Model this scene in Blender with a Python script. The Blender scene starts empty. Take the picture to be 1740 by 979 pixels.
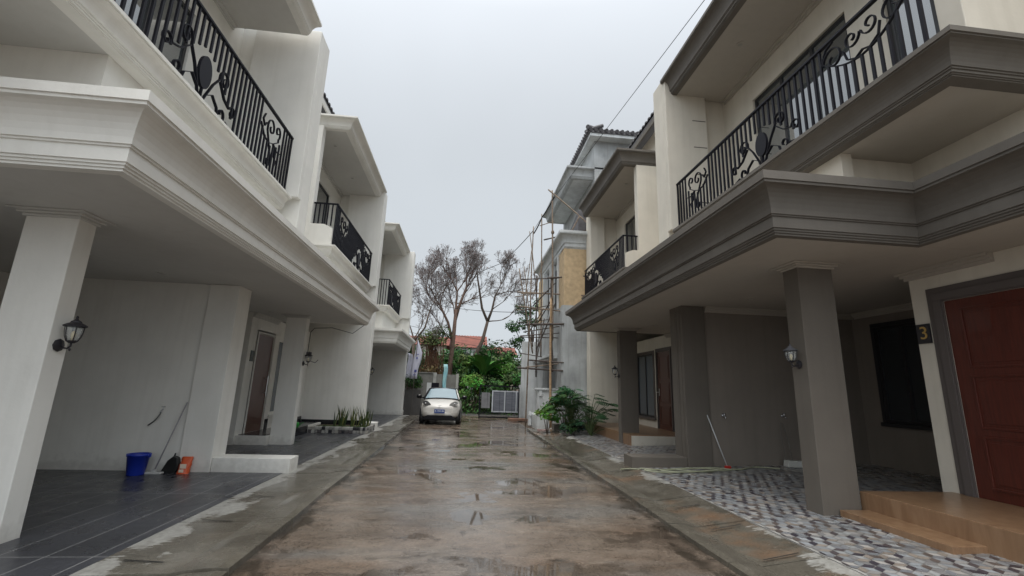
import bpy, math, random
from mathutils import Vector, Matrix, noise
random.seed(7)
S = bpy.context.scene
COL = S.collection
R = math.radians

# ------------------------------------------------------------------ camera
cam = bpy.data.cameras.new('camera'); camo = bpy.data.objects.new('camera', cam); COL.objects.link(camo)
cam.sensor_width = 36; cam.lens = 760.256/1740*36; cam.clip_start = .05; cam.clip_end = 3000
def cam_matrix(yaw, pitch, roll):
    f = Vector((math.sin(yaw)*math.cos(pitch), math.cos(yaw)*math.cos(pitch), math.sin(pitch)))
    r = Vector((math.cos(yaw), -math.sin(yaw), 0)); u = r.cross(f)
    c, s = math.cos(roll), math.sin(roll)
    rr = c*r+s*u; uu = -s*r+c*u
    m = Matrix((rr, uu, -f)).transposed().to_4x4()
    m.translation = (0, 0, 1.6)
    return m
camo.matrix_world = cam_matrix(9.97457288e-02, 2.18980345e-01, 3.34626787e-02)
S.camera = camo

# ------------------------------------------------------------------ sky, sun, exposure
w = bpy.data.worlds.new('World'); S.world = w; w.use_nodes = True
nt = w.node_tree; nt.nodes.clear()
def WN(t, **k):
    n = nt.nodes.new(t)
    for a, b in k.items(): setattr(n, a, b)
    return n
SUN_EL, SUN_AZ = R(66), R(-165)
sky = WN('ShaderNodeTexSky', sky_type='NISHITA', sun_disc=False, sun_elevation=SUN_EL, sun_rotation=SUN_AZ, dust_density=4.0, air_density=1.5)
hs = WN('ShaderNodeHueSaturation'); hs.inputs['Saturation'].default_value = .35
tc = WN('ShaderNodeTexCoord'); sep = WN('ShaderNodeSeparateXYZ')
ramp = WN('ShaderNodeValToRGB')            # the cloud deck: brightest overhead
el = ramp.color_ramp.elements
el[0].position = 0.0; el[0].color = (7.2, 7.8, 8.3, 1)
el[1].position = 1.0; el[1].color = (14, 14, 13.8, 1)
e = el.new(.45); e.color = (6.9, 7.4, 7.9, 1)
e = el.new(.70); e.color = (6.7, 7.1, 7.6, 1)
e = el.new(.88); e.color = (10, 10, 10, 1)
nz = WN('ShaderNodeTexNoise'); nz.inputs['Scale'].default_value = 1.6; nz.inputs['Detail'].default_value = 4
mr = WN('ShaderNodeMapRange'); mr.inputs['To Min'].default_value = .88; mr.inputs['To Max'].default_value = 1.10
mul = WN('ShaderNodeMixRGB', blend_type='MULTIPLY'); mul.inputs[0].default_value = 1
mix = WN('ShaderNodeMixRGB'); mix.inputs[0].default_value = .94
bg = WN('ShaderNodeBackground'); bg.inputs['Strength'].default_value = .085
out = WN('ShaderNodeOutputWorld')
L = nt.links.new
L(tc.outputs['Generated'], sep.inputs[0]); L(sep.outputs['Z'], ramp.inputs[0]); L(tc.outputs['Generated'], nz.inputs['Vector'])
L(nz.outputs['Fac'], mr.inputs['Value']); L(ramp.outputs[0], mul.inputs[1]); L(mr.outputs[0], mul.inputs[2])
L(sky.outputs[0], hs.inputs['Color']); L(hs.outputs[0], mix.inputs[1]); L(mul.outputs[0], mix.inputs[2])
# the deck is brightest round the hidden sun, behind the camera
sd = (math.sin(SUN_AZ)*math.cos(SUN_EL), math.cos(SUN_AZ)*math.cos(SUN_EL), math.sin(SUN_EL))
vd = WN('ShaderNodeVectorMath', operation='DOT_PRODUCT'); vd.inputs[1].default_value = sd; L(tc.outputs['Generated'], vd.inputs[0])
lobe = WN('ShaderNodeMapRange', interpolation_type='SMOOTHSTEP'); lobe.inputs['From Min'].default_value = .05; lobe.inputs['From Max'].default_value = 1.0
lobe.inputs['To Min'].default_value = 1.0; lobe.inputs['To Max'].default_value = 2.7; L(vd.outputs['Value'], lobe.inputs['Value'])
mul2 = WN('ShaderNodeMixRGB', blend_type='MULTIPLY'); mul2.inputs[0].default_value = 1; L(mix.outputs[0], mul2.inputs[1]); L(lobe.outputs[0], mul2.inputs[2])
L(mul2.outputs[0], bg.inputs['Color']); L(bg.outputs[0], out.inputs[0])
sl = bpy.data.lights.new('sun', 'SUN'); sl.energy = 1.3; sl.angle = R(40); sl.color = (1, .97, .92)
so = bpy.data.objects.new('sun', sl); COL.objects.link(so)
d = Vector((math.sin(SUN_AZ)*math.cos(SUN_EL), math.cos(SUN_AZ)*math.cos(SUN_EL), math.sin(SUN_EL)))
so.rotation_euler = (-d).to_track_quat('-Z', 'Y').to_euler()
S.view_settings.view_transform = 'Standard'; S.view_settings.look = 'None'; S.view_settings.gamma = 1
S.view_settings.exposure = 0.14
S.render.resolution_x = 1024; S.render.resolution_y = 576
S.render.engine = 'CYCLES'; S.cycles.max_bounces = 8; S.cycles.diffuse_bounces = 5

# ------------------------------------------------------------------ materials
MATS = {}
def mat(name, col, rough=.6, metal=0, var=0, vscale=3., bump=0, bscale=60., spec=.5, alpha=1, trans=0, stretch=(1,1,1), col2=None, coat=0, emit=None):
    if name in MATS: return MATS[name]
    m = bpy.data.materials.new(name); m.use_nodes = True; n = m.node_tree; b = n.nodes['Principled BSDF']
    b.inputs['Base Color'].default_value = (*col, 1); b.inputs['Roughness'].default_value = rough; b.inputs['Metallic'].default_value = metal
    b.inputs['Specular IOR Level'].default_value = spec; b.inputs['Transmission Weight'].default_value = trans; b.inputs['Coat Weight'].default_value = coat
    b.inputs['Alpha'].default_value = alpha
    if emit: b.inputs['Emission Color'].default_value = (*emit, 1); b.inputs['Emission Strength'].default_value = 1
    if var or bump:
        g = n.nodes.new('ShaderNodeNewGeometry'); mp = n.nodes.new('ShaderNodeMapping'); mp.inputs['Scale'].default_value = stretch
        n.links.new(g.outputs['Position'], mp.inputs['Vector'])
    if var:
        t = n.nodes.new('ShaderNodeTexNoise'); t.inputs['Scale'].default_value = vscale; t.inputs['Detail'].default_value = 6; t.inputs['Roughness'].default_value = .6
        n.links.new(mp.outputs[0], t.inputs['Vector'])
        r = n.nodes.new('ShaderNodeValToRGB'); r.color_ramp.elements[0].position = .3; r.color_ramp.elements[1].position = .7
        c2 = col2 or tuple(c*(1-var) for c in col)
        r.color_ramp.elements[0].color = (*c2, 1); r.color_ramp.elements[1].color = (*(min(1, c*(1+var*.3)) for c in col), 1)
        n.links.new(t.outputs['Fac'], r.inputs[0]); n.links.new(r.outputs[0], b.inputs['Base Color'])
    if bump:
        t2 = n.nodes.new('ShaderNodeTexNoise'); t2.inputs['Scale'].default_value = bscale; t2.inputs['Detail'].default_value = 5
        n.links.new(g.outputs['Position'], t2.inputs['Vector'])
        bp = n.nodes.new('ShaderNodeBump'); bp.inputs['Strength'].default_value = bump; bp.inputs['Distance'].default_value = .01
        n.links.new(t2.outputs['Fac'], bp.inputs['Height']); n.links.new(bp.outputs[0], b.inputs['Normal'])
    MATS[name] = m; return m

def plaster(name, col, dirt=.12):
    """painted render: faint mottling plus vertical rain streaks"""
    m = mat(name, col, rough=.75, var=dirt*.9, vscale=1.1, bump=.15, bscale=24)
    n = m.node_tree; b = n.nodes['Principled BSDF']
    src = b.inputs['Base Color'].links[0].from_socket
    g = n.nodes.new('ShaderNodeNewGeometry'); mp = n.nodes.new('ShaderNodeMapping'); mp.inputs['Scale'].default_value = (5, 5, .35)
    t = n.nodes.new('ShaderNodeTexNoise'); t.inputs['Scale'].default_value = 1.5; t.inputs['Detail'].default_value = 7
    r = n.nodes.new('ShaderNodeMapRange'); r.inputs['From Min'].default_value = .48; r.inputs['From Max'].default_value = .75
    r.inputs['To Min'].default_value = 0; r.inputs['To Max'].default_value = dirt*1.6
    mx = n.nodes.new('ShaderNodeMixRGB'); mx.inputs[2].default_value = (*(c*.6 for c in (col[0], col[1]*.97, col[2]*.9)), 1)
    n.links.new(g.outputs['Position'], mp.inputs['Vector']); n.links.new(mp.outputs[0], t.inputs['Vector']); n.links.new(t.outputs['Fac'], r.inputs['Value'])
    n.links.new(r.outputs[0], mx.inputs[0]); n.links.new(src, mx.inputs[1])
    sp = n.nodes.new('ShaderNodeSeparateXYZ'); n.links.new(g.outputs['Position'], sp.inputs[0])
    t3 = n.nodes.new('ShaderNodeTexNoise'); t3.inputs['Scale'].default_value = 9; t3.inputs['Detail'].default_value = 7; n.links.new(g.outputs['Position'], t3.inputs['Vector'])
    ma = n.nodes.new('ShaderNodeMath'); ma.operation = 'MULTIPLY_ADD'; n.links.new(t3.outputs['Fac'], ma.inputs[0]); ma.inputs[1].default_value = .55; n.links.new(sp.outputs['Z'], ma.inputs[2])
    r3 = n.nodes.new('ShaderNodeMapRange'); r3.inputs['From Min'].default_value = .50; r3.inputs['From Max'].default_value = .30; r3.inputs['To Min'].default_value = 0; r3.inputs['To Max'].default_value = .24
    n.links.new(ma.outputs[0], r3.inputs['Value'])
    m3 = n.nodes.new('ShaderNodeMixRGB'); m3.inputs[2].default_value = (.16, .135, .105, 1); n.links.new(r3.outputs[0], m3.inputs[0]); n.links.new(mx.outputs[0], m3.inputs[1])  # brown splash dirt near the ground, doubling as painted drop shadow at wall bases
    n.links.new(m3.outputs[0], b.inputs['Base Color'])
    return m
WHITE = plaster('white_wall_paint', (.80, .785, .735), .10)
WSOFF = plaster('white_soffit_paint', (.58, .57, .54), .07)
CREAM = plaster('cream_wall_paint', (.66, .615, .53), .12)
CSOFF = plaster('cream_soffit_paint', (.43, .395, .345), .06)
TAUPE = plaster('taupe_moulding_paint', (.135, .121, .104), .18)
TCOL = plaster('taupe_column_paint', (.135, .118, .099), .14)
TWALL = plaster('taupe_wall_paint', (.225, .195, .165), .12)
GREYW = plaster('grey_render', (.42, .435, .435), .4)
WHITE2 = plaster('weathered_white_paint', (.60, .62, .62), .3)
YELLOW = mat('ochre_stone_cladding', (.54, .40, .24), .8, var=.25, vscale=6, bump=.3, bscale=30)
IRON = mat('black_iron', (.006, .006, .011), .5, spec=.2)
GLASS = mat('dark_window_glass', (.02, .025, .03), .06, spec=.8)
GLASS3 = mat('reflecting_balcony_glass', (.07, .085, .09), .03, spec=1.0, coat=1.0)
GLASS3.node_tree.nodes['Principled BSDF'].inputs['IOR'].default_value = 2.1
GLASS2 = mat('curtained_window_glass', (.10, .12, .14), .12, spec=.7)
BLACKF = mat('black_aluminium_frame', (.02, .02, .022), .4)
TAUF = mat('taupe_door_frame', (.10, .085, .08), .6, bump=.1)
REDW = mat('red_brown_door_wood', (.095, .018, .010), .45, var=.35, vscale=5, stretch=(8, 8, .6), bump=.08, bscale=120, coat=.15)
BROWNW = mat('brown_door_wood', (.10, .030, .018), .4, var=.3, vscale=5, stretch=(8, 8, .6), coat=.2)
STEEL = mat('brushed_steel', (.6, .6, .6), .3, metal=1)
ROOFT = mat('dark_grey_roof_tile', (.10, .095, .10), .6, var=.4, vscale=4, bump=.2, bscale=20)
REDROOF = mat('red_clay_roof_tile', (.20, .062, .042), .8, var=.4, vscale=1.2)
GRANITE = mat('black_granite', (.02, .02, .024), .15, var=.5, vscale=40)
CHAR = None

def nodes_mat(name):
    m = bpy.data.materials.new(name); m.use_nodes = True
    return m, m.node_tree, m.node_tree.nodes['Principled BSDF']
def N(t, kind, **k):
    n = t.nodes.new(kind)
    for a, b in k.items():
        if a in n.inputs: n.inputs[a].default_value = b
        else: setattr(n, a, b)
    return n
def ramp_node(t, stops):
    r = t.nodes.new('ShaderNodeValToRGB'); e = r.color_ramp.elements
    e[0].position, e[0].color = stops[0][0], (*stops[0][1], 1) if len(stops[0][1]) == 3 else stops[0][1]
    e[1].position, e[1].color = stops[-1][0], (*stops[-1][1], 1)
    for p, c in stops[1:-1]:
        q = e.new(p); q.color = (*c, 1)
    return r
def noise_of(t, vec, scale, detail=6, rough=.55, dist=0):
    n = t.nodes.new('ShaderNodeTexNoise'); n.inputs['Scale'].default_value = scale; n.inputs['Detail'].default_value = detail
    n.inputs['Roughness'].default_value = rough; n.inputs['Distortion'].default_value = dist
    t.links.new(vec, n.inputs['Vector']); return n.outputs['Fac']
def mapping(t, vec, scale=(1,1,1), loc=(0,0,0)):
    m = t.nodes.new('ShaderNodeMapping'); m.inputs['Scale'].default_value = scale; m.inputs['Location'].default_value = loc
    t.links.new(vec, m.inputs['Vector']); return m.outputs[0]
def mixc(t, f, a, b, mode='MIX'):
    m = t.nodes.new('ShaderNodeMixRGB'); m.blend_type = mode
    for i, v in enumerate((f, a, b)):
        if hasattr(v, 'links'): t.links.new(v, m.inputs[i])
        elif isinstance(v, (int, float)): m.inputs[i].default_value = v
        else: m.inputs[i].default_value = (*v, 1)
    return m.outputs[0]
def rng(t, v, a, b, c=0., d=1.):
    m = t.nodes.new('ShaderNodeMapRange'); m.inputs['From Min'].default_value = a; m.inputs['From Max'].default_value = b
    m.inputs['To Min'].default_value = c; m.inputs['To Max'].default_value = d
    t.links.new(v, m.inputs['Value']); return m.outputs[0]

def road_material():
    m, t, b = nodes_mat('wet_brown_concrete'); g = N(t, 'ShaderNodeNewGeometry').outputs['Position']
    base = ramp_node(t, [(.28, (.088, .066, .050)), (.5, (.172, .134, .104)), (.7, (.25, .205, .165))]); t.links.new(noise_of(t, mapping(t, g, (.6, 1.3, 1)), 1.1, 9, .65, .4), base.inputs[0])
    red = rng(t, noise_of(t, mapping(t, g, (.5, 1.2, 1), (5, 3, 0)), .9, 6, .6), .52, .72, 0, .55)
    c = mixc(t, red, base.outputs[0], (.16, .085, .045))
    grey = rng(t, noise_of(t, mapping(t, g, (.6, 1.4, 1), (11, 7, 0)), .6, 5, .55), .5, .66, 0, .7)
    c = mixc(t, grey, c, (.16, .155, .145))
    dark = rng(t, noise_of(t, mapping(t, g, (.5, 1.7, 1), (2, 9, 0)), 1.6, 8, .7, .6), .58, .70, 0, .7)
    c = mixc(t, dark, c, (.035, .027, .02))
    fine = rng(t, noise_of(t, g, 38, 5, .7), .35, .7, .62, 1.18)
    c = mixc(t, 1.0, c, fine, 'MULTIPLY')
    med = rng(t, noise_of(t, mapping(t, g, (1, 1, 1), (31, 2, 0)), 6, 8, .72, .5), .3, .7, .70, 1.22)
    c = mixc(t, 1.0, c, med, 'MULTIPLY')
    grit = rng(t, noise_of(t, mapping(t, g, (1, 1, 1), (3, 2, 9)), 120, 2, .5), .62, .72, 0, .6)
    c = mixc(t, grit, c, (.30, .26, .21))
    sx_ = t.nodes.new('ShaderNodeSeparateXYZ'); t.links.new(g, sx_.inputs[0])
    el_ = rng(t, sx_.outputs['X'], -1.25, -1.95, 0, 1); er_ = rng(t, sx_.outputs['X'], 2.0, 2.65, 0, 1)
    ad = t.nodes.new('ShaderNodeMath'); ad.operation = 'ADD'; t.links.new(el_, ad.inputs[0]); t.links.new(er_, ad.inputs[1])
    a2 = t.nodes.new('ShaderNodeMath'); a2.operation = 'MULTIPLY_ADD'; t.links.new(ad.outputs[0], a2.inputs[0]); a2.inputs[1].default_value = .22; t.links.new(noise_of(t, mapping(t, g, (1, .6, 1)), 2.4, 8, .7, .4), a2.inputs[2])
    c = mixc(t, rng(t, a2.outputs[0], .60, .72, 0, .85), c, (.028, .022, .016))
    # standing water: smooth, darker
    pud = rng(t, noise_of(t, mapping(t, g, (1, 1.15, 1), (3.3, 1.2, 0)), .75, 7, .58, .3), .55, .58)
    c = mixc(t, pud, c, mixc(t, .42, c, (.02, .017, .014)))
    t.links.new(c, b.inputs['Base Color'])
    wet = rng(t, noise_of(t, mapping(t, g, (.5, 1.6, 1), (8, 8, 0)), 2.2, 10, .68), .38, .62, .07, .36)
    mx = t.nodes.new('ShaderNodeMix'); mx.data_type = 'FLOAT'
    t.links.new(pud, mx.inputs[0]); t.links.new(wet, mx.inputs[2]); mx.inputs[3].default_value = .035
    t.links.new(mx.outputs[0], b.inputs['Roughness'])
    bp = t.nodes.new('ShaderNodeBump'); bp.inputs['Distance'].default_value = .012
    h = noise_of(t, g, 22, 8, .7); t.links.new(h, bp.inputs['Height'])
    t.links.new(rng(t, pud, 0, 1, .16, .0), bp.inputs['Strength']); t.links.new(bp.outputs[0], b.inputs['Normal'])
    b.inputs['Specular IOR Level'].default_value = .5
    return m
ROAD = road_material()

def drain_material():
    m, t, b = nodes_mat('stained_drain_concrete'); g = N(t, 'ShaderNodeNewGeometry').outputs['Position']
    base = ramp_node(t, [(.3, (.075, .066, .052)), (.55, (.13, .118, .095)), (.75, (.19, .175, .15))]); t.links.new(noise_of(t, g, 1.8, 9, .65, .3), base.inputs[0])
    red = rng(t, noise_of(t, mapping(t, g, (1, 1, 1), (4, 21, 0)), .6, 6, .6), .54, .7, 0, .7)
    sp0 = t.nodes.new('ShaderNodeSeparateXYZ'); t.links.new(g, sp0.inputs[0])
    mm = t.nodes.new('ShaderNodeMath'); mm.operation = 'MULTIPLY'; t.links.new(red, mm.inputs[0]); t.links.new(rng(t, sp0.outputs['X'], -.5, .5, .12, 1), mm.inputs[1]); red = mm.outputs[0]
    c = mixc(t, red, base.outputs[0], (.26, .13, .06))
    fine = rng(t, noise_of(t, g, 45, 5, .7), .35, .7, .75, 1.15)
    c = mixc(t, 1.0, c, fine, 'MULTIPLY')
    # pale cement smeared over the slabs along the driveway edge
    sp = t.nodes.new('ShaderNodeSeparateXYZ'); t.links.new(g, sp.inputs[0])
    def mth(op, a, b_=0.): 
        n = t.nodes.new('ShaderNodeMath'); n.operation = op
        for i, v in enumerate((a, b_)):
            if hasattr(v, 'links'): t.links.new(v, n.inputs[i])
            else: n.inputs[i].default_value = v
        return n.outputs[0]
    left = rng(t, sp.outputs['X'], -2.35, -3.0, 0, 1); right = rng(t, sp.outputs['X'], 2.9, 3.55, 0, .72)
    edge = mth('MAXIMUM', left, right)
    nn = mth('ADD', mth('MULTIPLY', noise_of(t, mapping(t, g, (1, .55, 1), (1.7, 2.2, 0)), 1.7, 3, .5), 1.0), mth('MULTIPLY', noise_of(t, mapping(t, g, (.5, 2.2, 1)), 7, 6, .75), .5))
    sm = rng(t, mth('ADD', mth('MULTIPLY', edge, .50), nn), 1.115, 1.155, 0, .85)
    c = mixc(t, sm, c, mixc(t, rng(t, noise_of(t, g, 12, 6, .7), .35, .65), (.24, .235, .215), (.40, .395, .37)))
    t.links.new(c, b.inputs['Base Color'])
    rr = t.nodes.new('ShaderNodeMix'); rr.data_type = 'FLOAT'; t.links.new(sm, rr.inputs[0]); rr.inputs[3].default_value = .6
    t.links.new(rng(t, noise_of(t, g, 1.2, 5, .6), .38, .62, .06, .34), rr.inputs[2]); t.links.new(rr.outputs[0], b.inputs['Roughness'])
    bp = t.nodes.new('ShaderNodeBump'); bp.inputs['Distance'].default_value = .01; bp.inputs['Strength'].default_value = .18
    t.links.new(noise_of(t, g, 26, 8, .7), bp.inputs['Height']); t.links.new(bp.outputs[0], b.inputs['Normal'])
    return m
DRAIN = drain_material()
PATCH = mat('pale_cement_smear', (.36, .36, .345), .7, var=.5, vscale=9, bump=.4, bscale=40)
PATCHB = mat('buff_cement_smear', (.42, .34, .25), .7, var=.4, vscale=9, bump=.4, bscale=40)
SLOT = mat('drain_slot_dark', (.012, .011, .01), .6)

def tile_material(name, c1, c2, grout, tw, tl, rough=(.2, .42)):
    """rectangular floor tiles with real grout lines"""
    m, t, b = nodes_mat(name); g = N(t, 'ShaderNodeNewGeometry').outputs['Position']
    br = t.nodes.new('ShaderNodeTexBrick'); br.offset = .0; br.inputs['Scale'].default_value = 1
    br.inputs['Brick Width'].default_value = tl; br.inputs['Row Height'].default_value = tw; br.inputs['Mortar Size'].default_value = .008
    br.inputs['Color1'].default_value = (*c1, 1); br.inputs['Color2'].default_value = (*c2, 1); br.inputs['Mortar'].default_value = (*grout, 1)
    mp = t.nodes.new('ShaderNodeMapping'); mp.inputs['Rotation'].default_value = (0, 0, R(90))
    t.links.new(g, mp.inputs['Vector']); t.links.new(mp.outputs[0], br.inputs['Vector'])
    v = rng(t, noise_of(t, g, 1.1, 8, .65), .3, .7, .65, 1.35)
    t.links.new(mixc(t, 1.0, br.outputs['Color'], v, 'MULTIPLY'), b.inputs['Base Color'])
    t.links.new(rng(t, noise_of(t, g, 2.2, 7, .7), .3, .7, *rough), b.inputs['Roughness'])
    bp = t.nodes.new('ShaderNodeBump'); bp.inputs['Distance'].default_value = .004; bp.inputs['Strength'].default_value = .4
    t.links.new(noise_of(t, g, 60, 4, .7), bp.inputs['Height']); t.links.new(bp.outputs[0], b.inputs['Normal'])
    return m
CHAR = tile_material('charcoal_floor_tile', (.042, .044, .052), (.052, .054, .064), (.20, .20, .20), .40, 2.4)
WOODT = tile_material('wood_look_step_tile', (.36, .20, .095), (.42, .24, .115), (.30, .17, .08), 4.0, .45, (.22, .4))
def wood_step():
    m, t, b = nodes_mat('honey_wood_look_tile'); g = N(t, 'ShaderNodeNewGeometry').outputs['Position']
    r = ramp_node(t, [(.3, (.185, .105, .058)), (.5, (.25, .15, .085)), (.7, (.31, .20, .12))])
    t.links.new(noise_of(t, mapping(t, g, (7, 7, 1.2)), 1.4, 7, .6, .5), r.inputs[0])
    t.links.new(mixc(t, .25, r.outputs[0], (.25, .15, .085)), b.inputs['Base Color'])
    b.inputs['Roughness'].default_value = .3
    return m
WOODS = wood_step()

def attr_mat(name, rough=.4, rlo=.22):
    m, t, b = nodes_mat(name); a = t.nodes.new('ShaderNodeAttribute'); a.attribute_name = 'tint'
    g = N(t, 'ShaderNodeNewGeometry').outputs['Position']
    v = rng(t, noise_of(t, g, 2.0, 7, .6), .3, .7, .75, 1.15)
    t.links.new(mixc(t, 1.0, a.outputs['Color'], v, 'MULTIPLY'), b.inputs['Base Color'])
    t.links.new(rng(t, noise_of(t, g, 1.5, 5, .6), .35, .65, rlo, rough), b.inputs['Roughness'])
    return m
MOSAIC = attr_mat('rhombus_mosaic_tile')

def leaf_mat(name, cols, rough=.5):
    """one foliage colour per leaf through the tint attribute"""
    m, t, b = nodes_mat(name); a = t.nodes.new('ShaderNodeAttribute'); a.attribute_name = 'tint'
    t.links.new(a.outputs['Color'], b.inputs['Base Color']); b.inputs['Roughness'].default_value = .65; b.inputs['Specular IOR Level'].default_value = .25
    MATS[name] = m; m['cols'] = 1
    return m
LEAF = leaf_mat('leaf_green', None)
BARK = mat('tree_bark', (.10, .072, .055), .9, var=.4, vscale=8)
BARK2 = mat('reddish_bark', (.13, .082, .062), .9, var=.4, vscale=6)
BAMBOO = mat('weathered_bamboo', (.25, .19, .14), .7, var=.5, vscale=5, stretch=(1, 1, 3))
BAMBOOD = mat('dark_bamboo', (.09, .07, .06), .7, var=.4, vscale=5)
CONC = mat('old_concrete', (.22, .215, .195), .9, var=.4, vscale=2, bump=.3)
DARKW = mat('dark_wet_retaining_wall', (.085, .08, .075), .7, var=.4, vscale=2)
SOIL = mat('wet_soil', (.10, .072, .05), .9, var=.4, vscale=6, bump=.5, bscale=20)

# ------------------------------------------------------------------ mesh helpers
class MB:
    def __init__(s): s.v = []; s.f = []; s.t = []; s.cur = None
    def face(s, pts):
        n = len(s.v); s.v += [tuple(p) for p in pts]; s.f.append(tuple(range(n, n+len(pts)))); s.t.append(s.cur)
    def add(s, v, f):
        n = len(s.v); s.v += [tuple(p) for p in v]
        for q in f: s.f.append(tuple(i+n for i in q)); s.t.append(s.cur)
        return s
    def box(s, x0, x1, y0, y1, z0, z1):
        if x0 > x1: x0, x1 = x1, x0
        if y0 > y1: y0, y1 = y1, y0
        return s.add([(x0,y0,z0),(x1,y0,z0),(x1,y1,z0),(x0,y1,z0),(x0,y0,z1),(x1,y0,z1),(x1,y1,z1),(x0,y1,z1)],
              [(0,3,2,1),(4,5,6,7),(0,1,5,4),(1,2,6,5),(2,3,7,6),(3,0,4,7)])
    def prism(s, poly, axis, a, b):
        """poly of 2-D points extruded along axis ('x','y','z') from a to b"""
        def P(p, c): return {'x': (c, p[0], p[1]), 'y': (p[0], c, p[1]), 'z': (p[0], p[1], c)}[axis]
        n = len(poly)
        return s.add([P(p, a) for p in poly]+[P(p, b) for p in poly],
              [tuple(range(n))[::-1], tuple(range(n, 2*n))]+[(i, (i+1) % n, (i+1) % n+n, i+n) for i in range(n)])
    def tube(s, pts, rad, seg=6, cap=True):
        pts = [Vector(p) for p in pts]; n = len(pts)
        if n < 2: return s
        rads = rad if isinstance(rad, (list, tuple)) else [rad]*n
        d = (pts[1]-pts[0]).normalized(); up = Vector((0,0,1)) if abs(d.z) < .9 else Vector((1,0,0))
        u = d.cross(up).normalized(); vs = []
        for i, p in enumerate(pts):
            if i == 0: t = pts[1]-pts[0]
            elif i == n-1: t = pts[-1]-pts[-2]
            else: t = pts[i+1]-pts[i-1]
            if t.length < 1e-9: t = d
            t = t.normalized(); u = (u-t*u.dot(t))
            u = u.normalized() if u.length > 1e-6 else t.orthogonal().normalized()
            v = t.cross(u)
            for k in range(seg):
                a = 2*math.pi*k/seg; vs.append(p+(u*math.cos(a)+v*math.sin(a))*rads[i])
        fs = [(i*seg+k, i*seg+(k+1) % seg, (i+1)*seg+(k+1) % seg, (i+1)*seg+k) for i in range(n-1) for k in range(seg)]
        if cap: fs += [tuple(range(seg))[::-1], tuple(range((n-1)*seg, n*seg))]
        return s.add(vs, fs)
    def lathe(s, prof, c=(0,0,0), seg=20, axis='z'):
        vs = []
        for r, z in prof:
            for k in range(seg):
                a = 2*math.pi*k/seg; p = (r*math.cos(a), r*math.sin(a), z)
                if axis == 'x': p = (z, r*math.cos(a), r*math.sin(a))
                if axis == 'y': p = (r*math.cos(a), z, r*math.sin(a))
                vs.append((c[0]+p[0], c[1]+p[1], c[2]+p[2]))
        n = len(prof)
        fs = [(i*seg+k, i*seg+(k+1) % seg, (i+1)*seg+(k+1) % seg, (i+1)*seg+k) for i in range(n-1) for k in range(seg)]
        fs += [tuple(range(seg))[::-1], tuple(range((n-1)*seg, n*seg))]
        return s.add(vs, fs)
def obj(name, mb, m, parent=None, bevel=0, smooth=False, sx=1, loc=None, props=None):
    me = bpy.data.meshes.new(name)
    v = mb.v if sx == 1 else [(-a, b, c) for a, b, c in mb.v]
    f = mb.f if sx == 1 else [tuple(reversed(q)) for q in mb.f]
    me.from_pydata(v, [], f); me.materials.append(m)
    if any(t is not None for t in mb.t):
        ca = me.color_attributes.new('tint', 'FLOAT_COLOR', 'CORNER'); i = 0; arr = []
        for q, t in zip(f, mb.t): arr += list((*(t or (.1, .1, .1)), 1))*len(q)
        ca.data.foreach_set('color', arr)
    if smooth: me.polygons.foreach_set('use_smooth', [True]*len(me.polygons))
    me.update()
    o = bpy.data.objects.new(name, me); COL.objects.link(o)
    if parent: o.parent = parent
    if loc: o.location = loc
    if bevel:
        b = o.modifiers.new('bevel', 'BEVEL'); b.width = bevel; b.segments = 2; b.limit_method = 'ANGLE'; b.angle_limit = R(50)
    if props:
        for k, val in props.items(): o[k] = val
    return o
def tag(o, label=None, cat=None, group=None, kind=None):
    if label: o['label'] = label
    if cat: o['category'] = cat
    if group: o['group'] = group
    if kind: o['kind'] = kind
    return o
def thing(name, label, cat, loc=(0,0,0), rz=0, group=None):
    o = bpy.data.objects.new(name, None); COL.objects.link(o); o.location = loc; o.rotation_euler = (0,0,rz); o.empty_display_size = .2
    return tag(o, label, cat, group)
def text_obj(body, size, m, parent, loc, rot, name='lettering', depth=.004):
    cu = bpy.data.curves.new(name, 'FONT'); cu.body = body; cu.size = size; cu.extrude = depth; cu.align_x = 'CENTER'; cu.align_y = 'CENTER'
    o0 = bpy.data.objects.new('tmp', cu); COL.objects.link(o0)
    bpy.context.view_layer.update()
    me = bpy.data.meshes.new_from_object(o0.evaluated_get(bpy.context.evaluated_depsgraph_get()))
    bpy.data.objects.remove(o0); me.materials.clear(); me.materials.append(m)
    o = bpy.data.objects.new(name, me); COL.objects.link(o); o.parent = parent; o.location = loc; o.rotation_euler = rot
    return o

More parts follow.
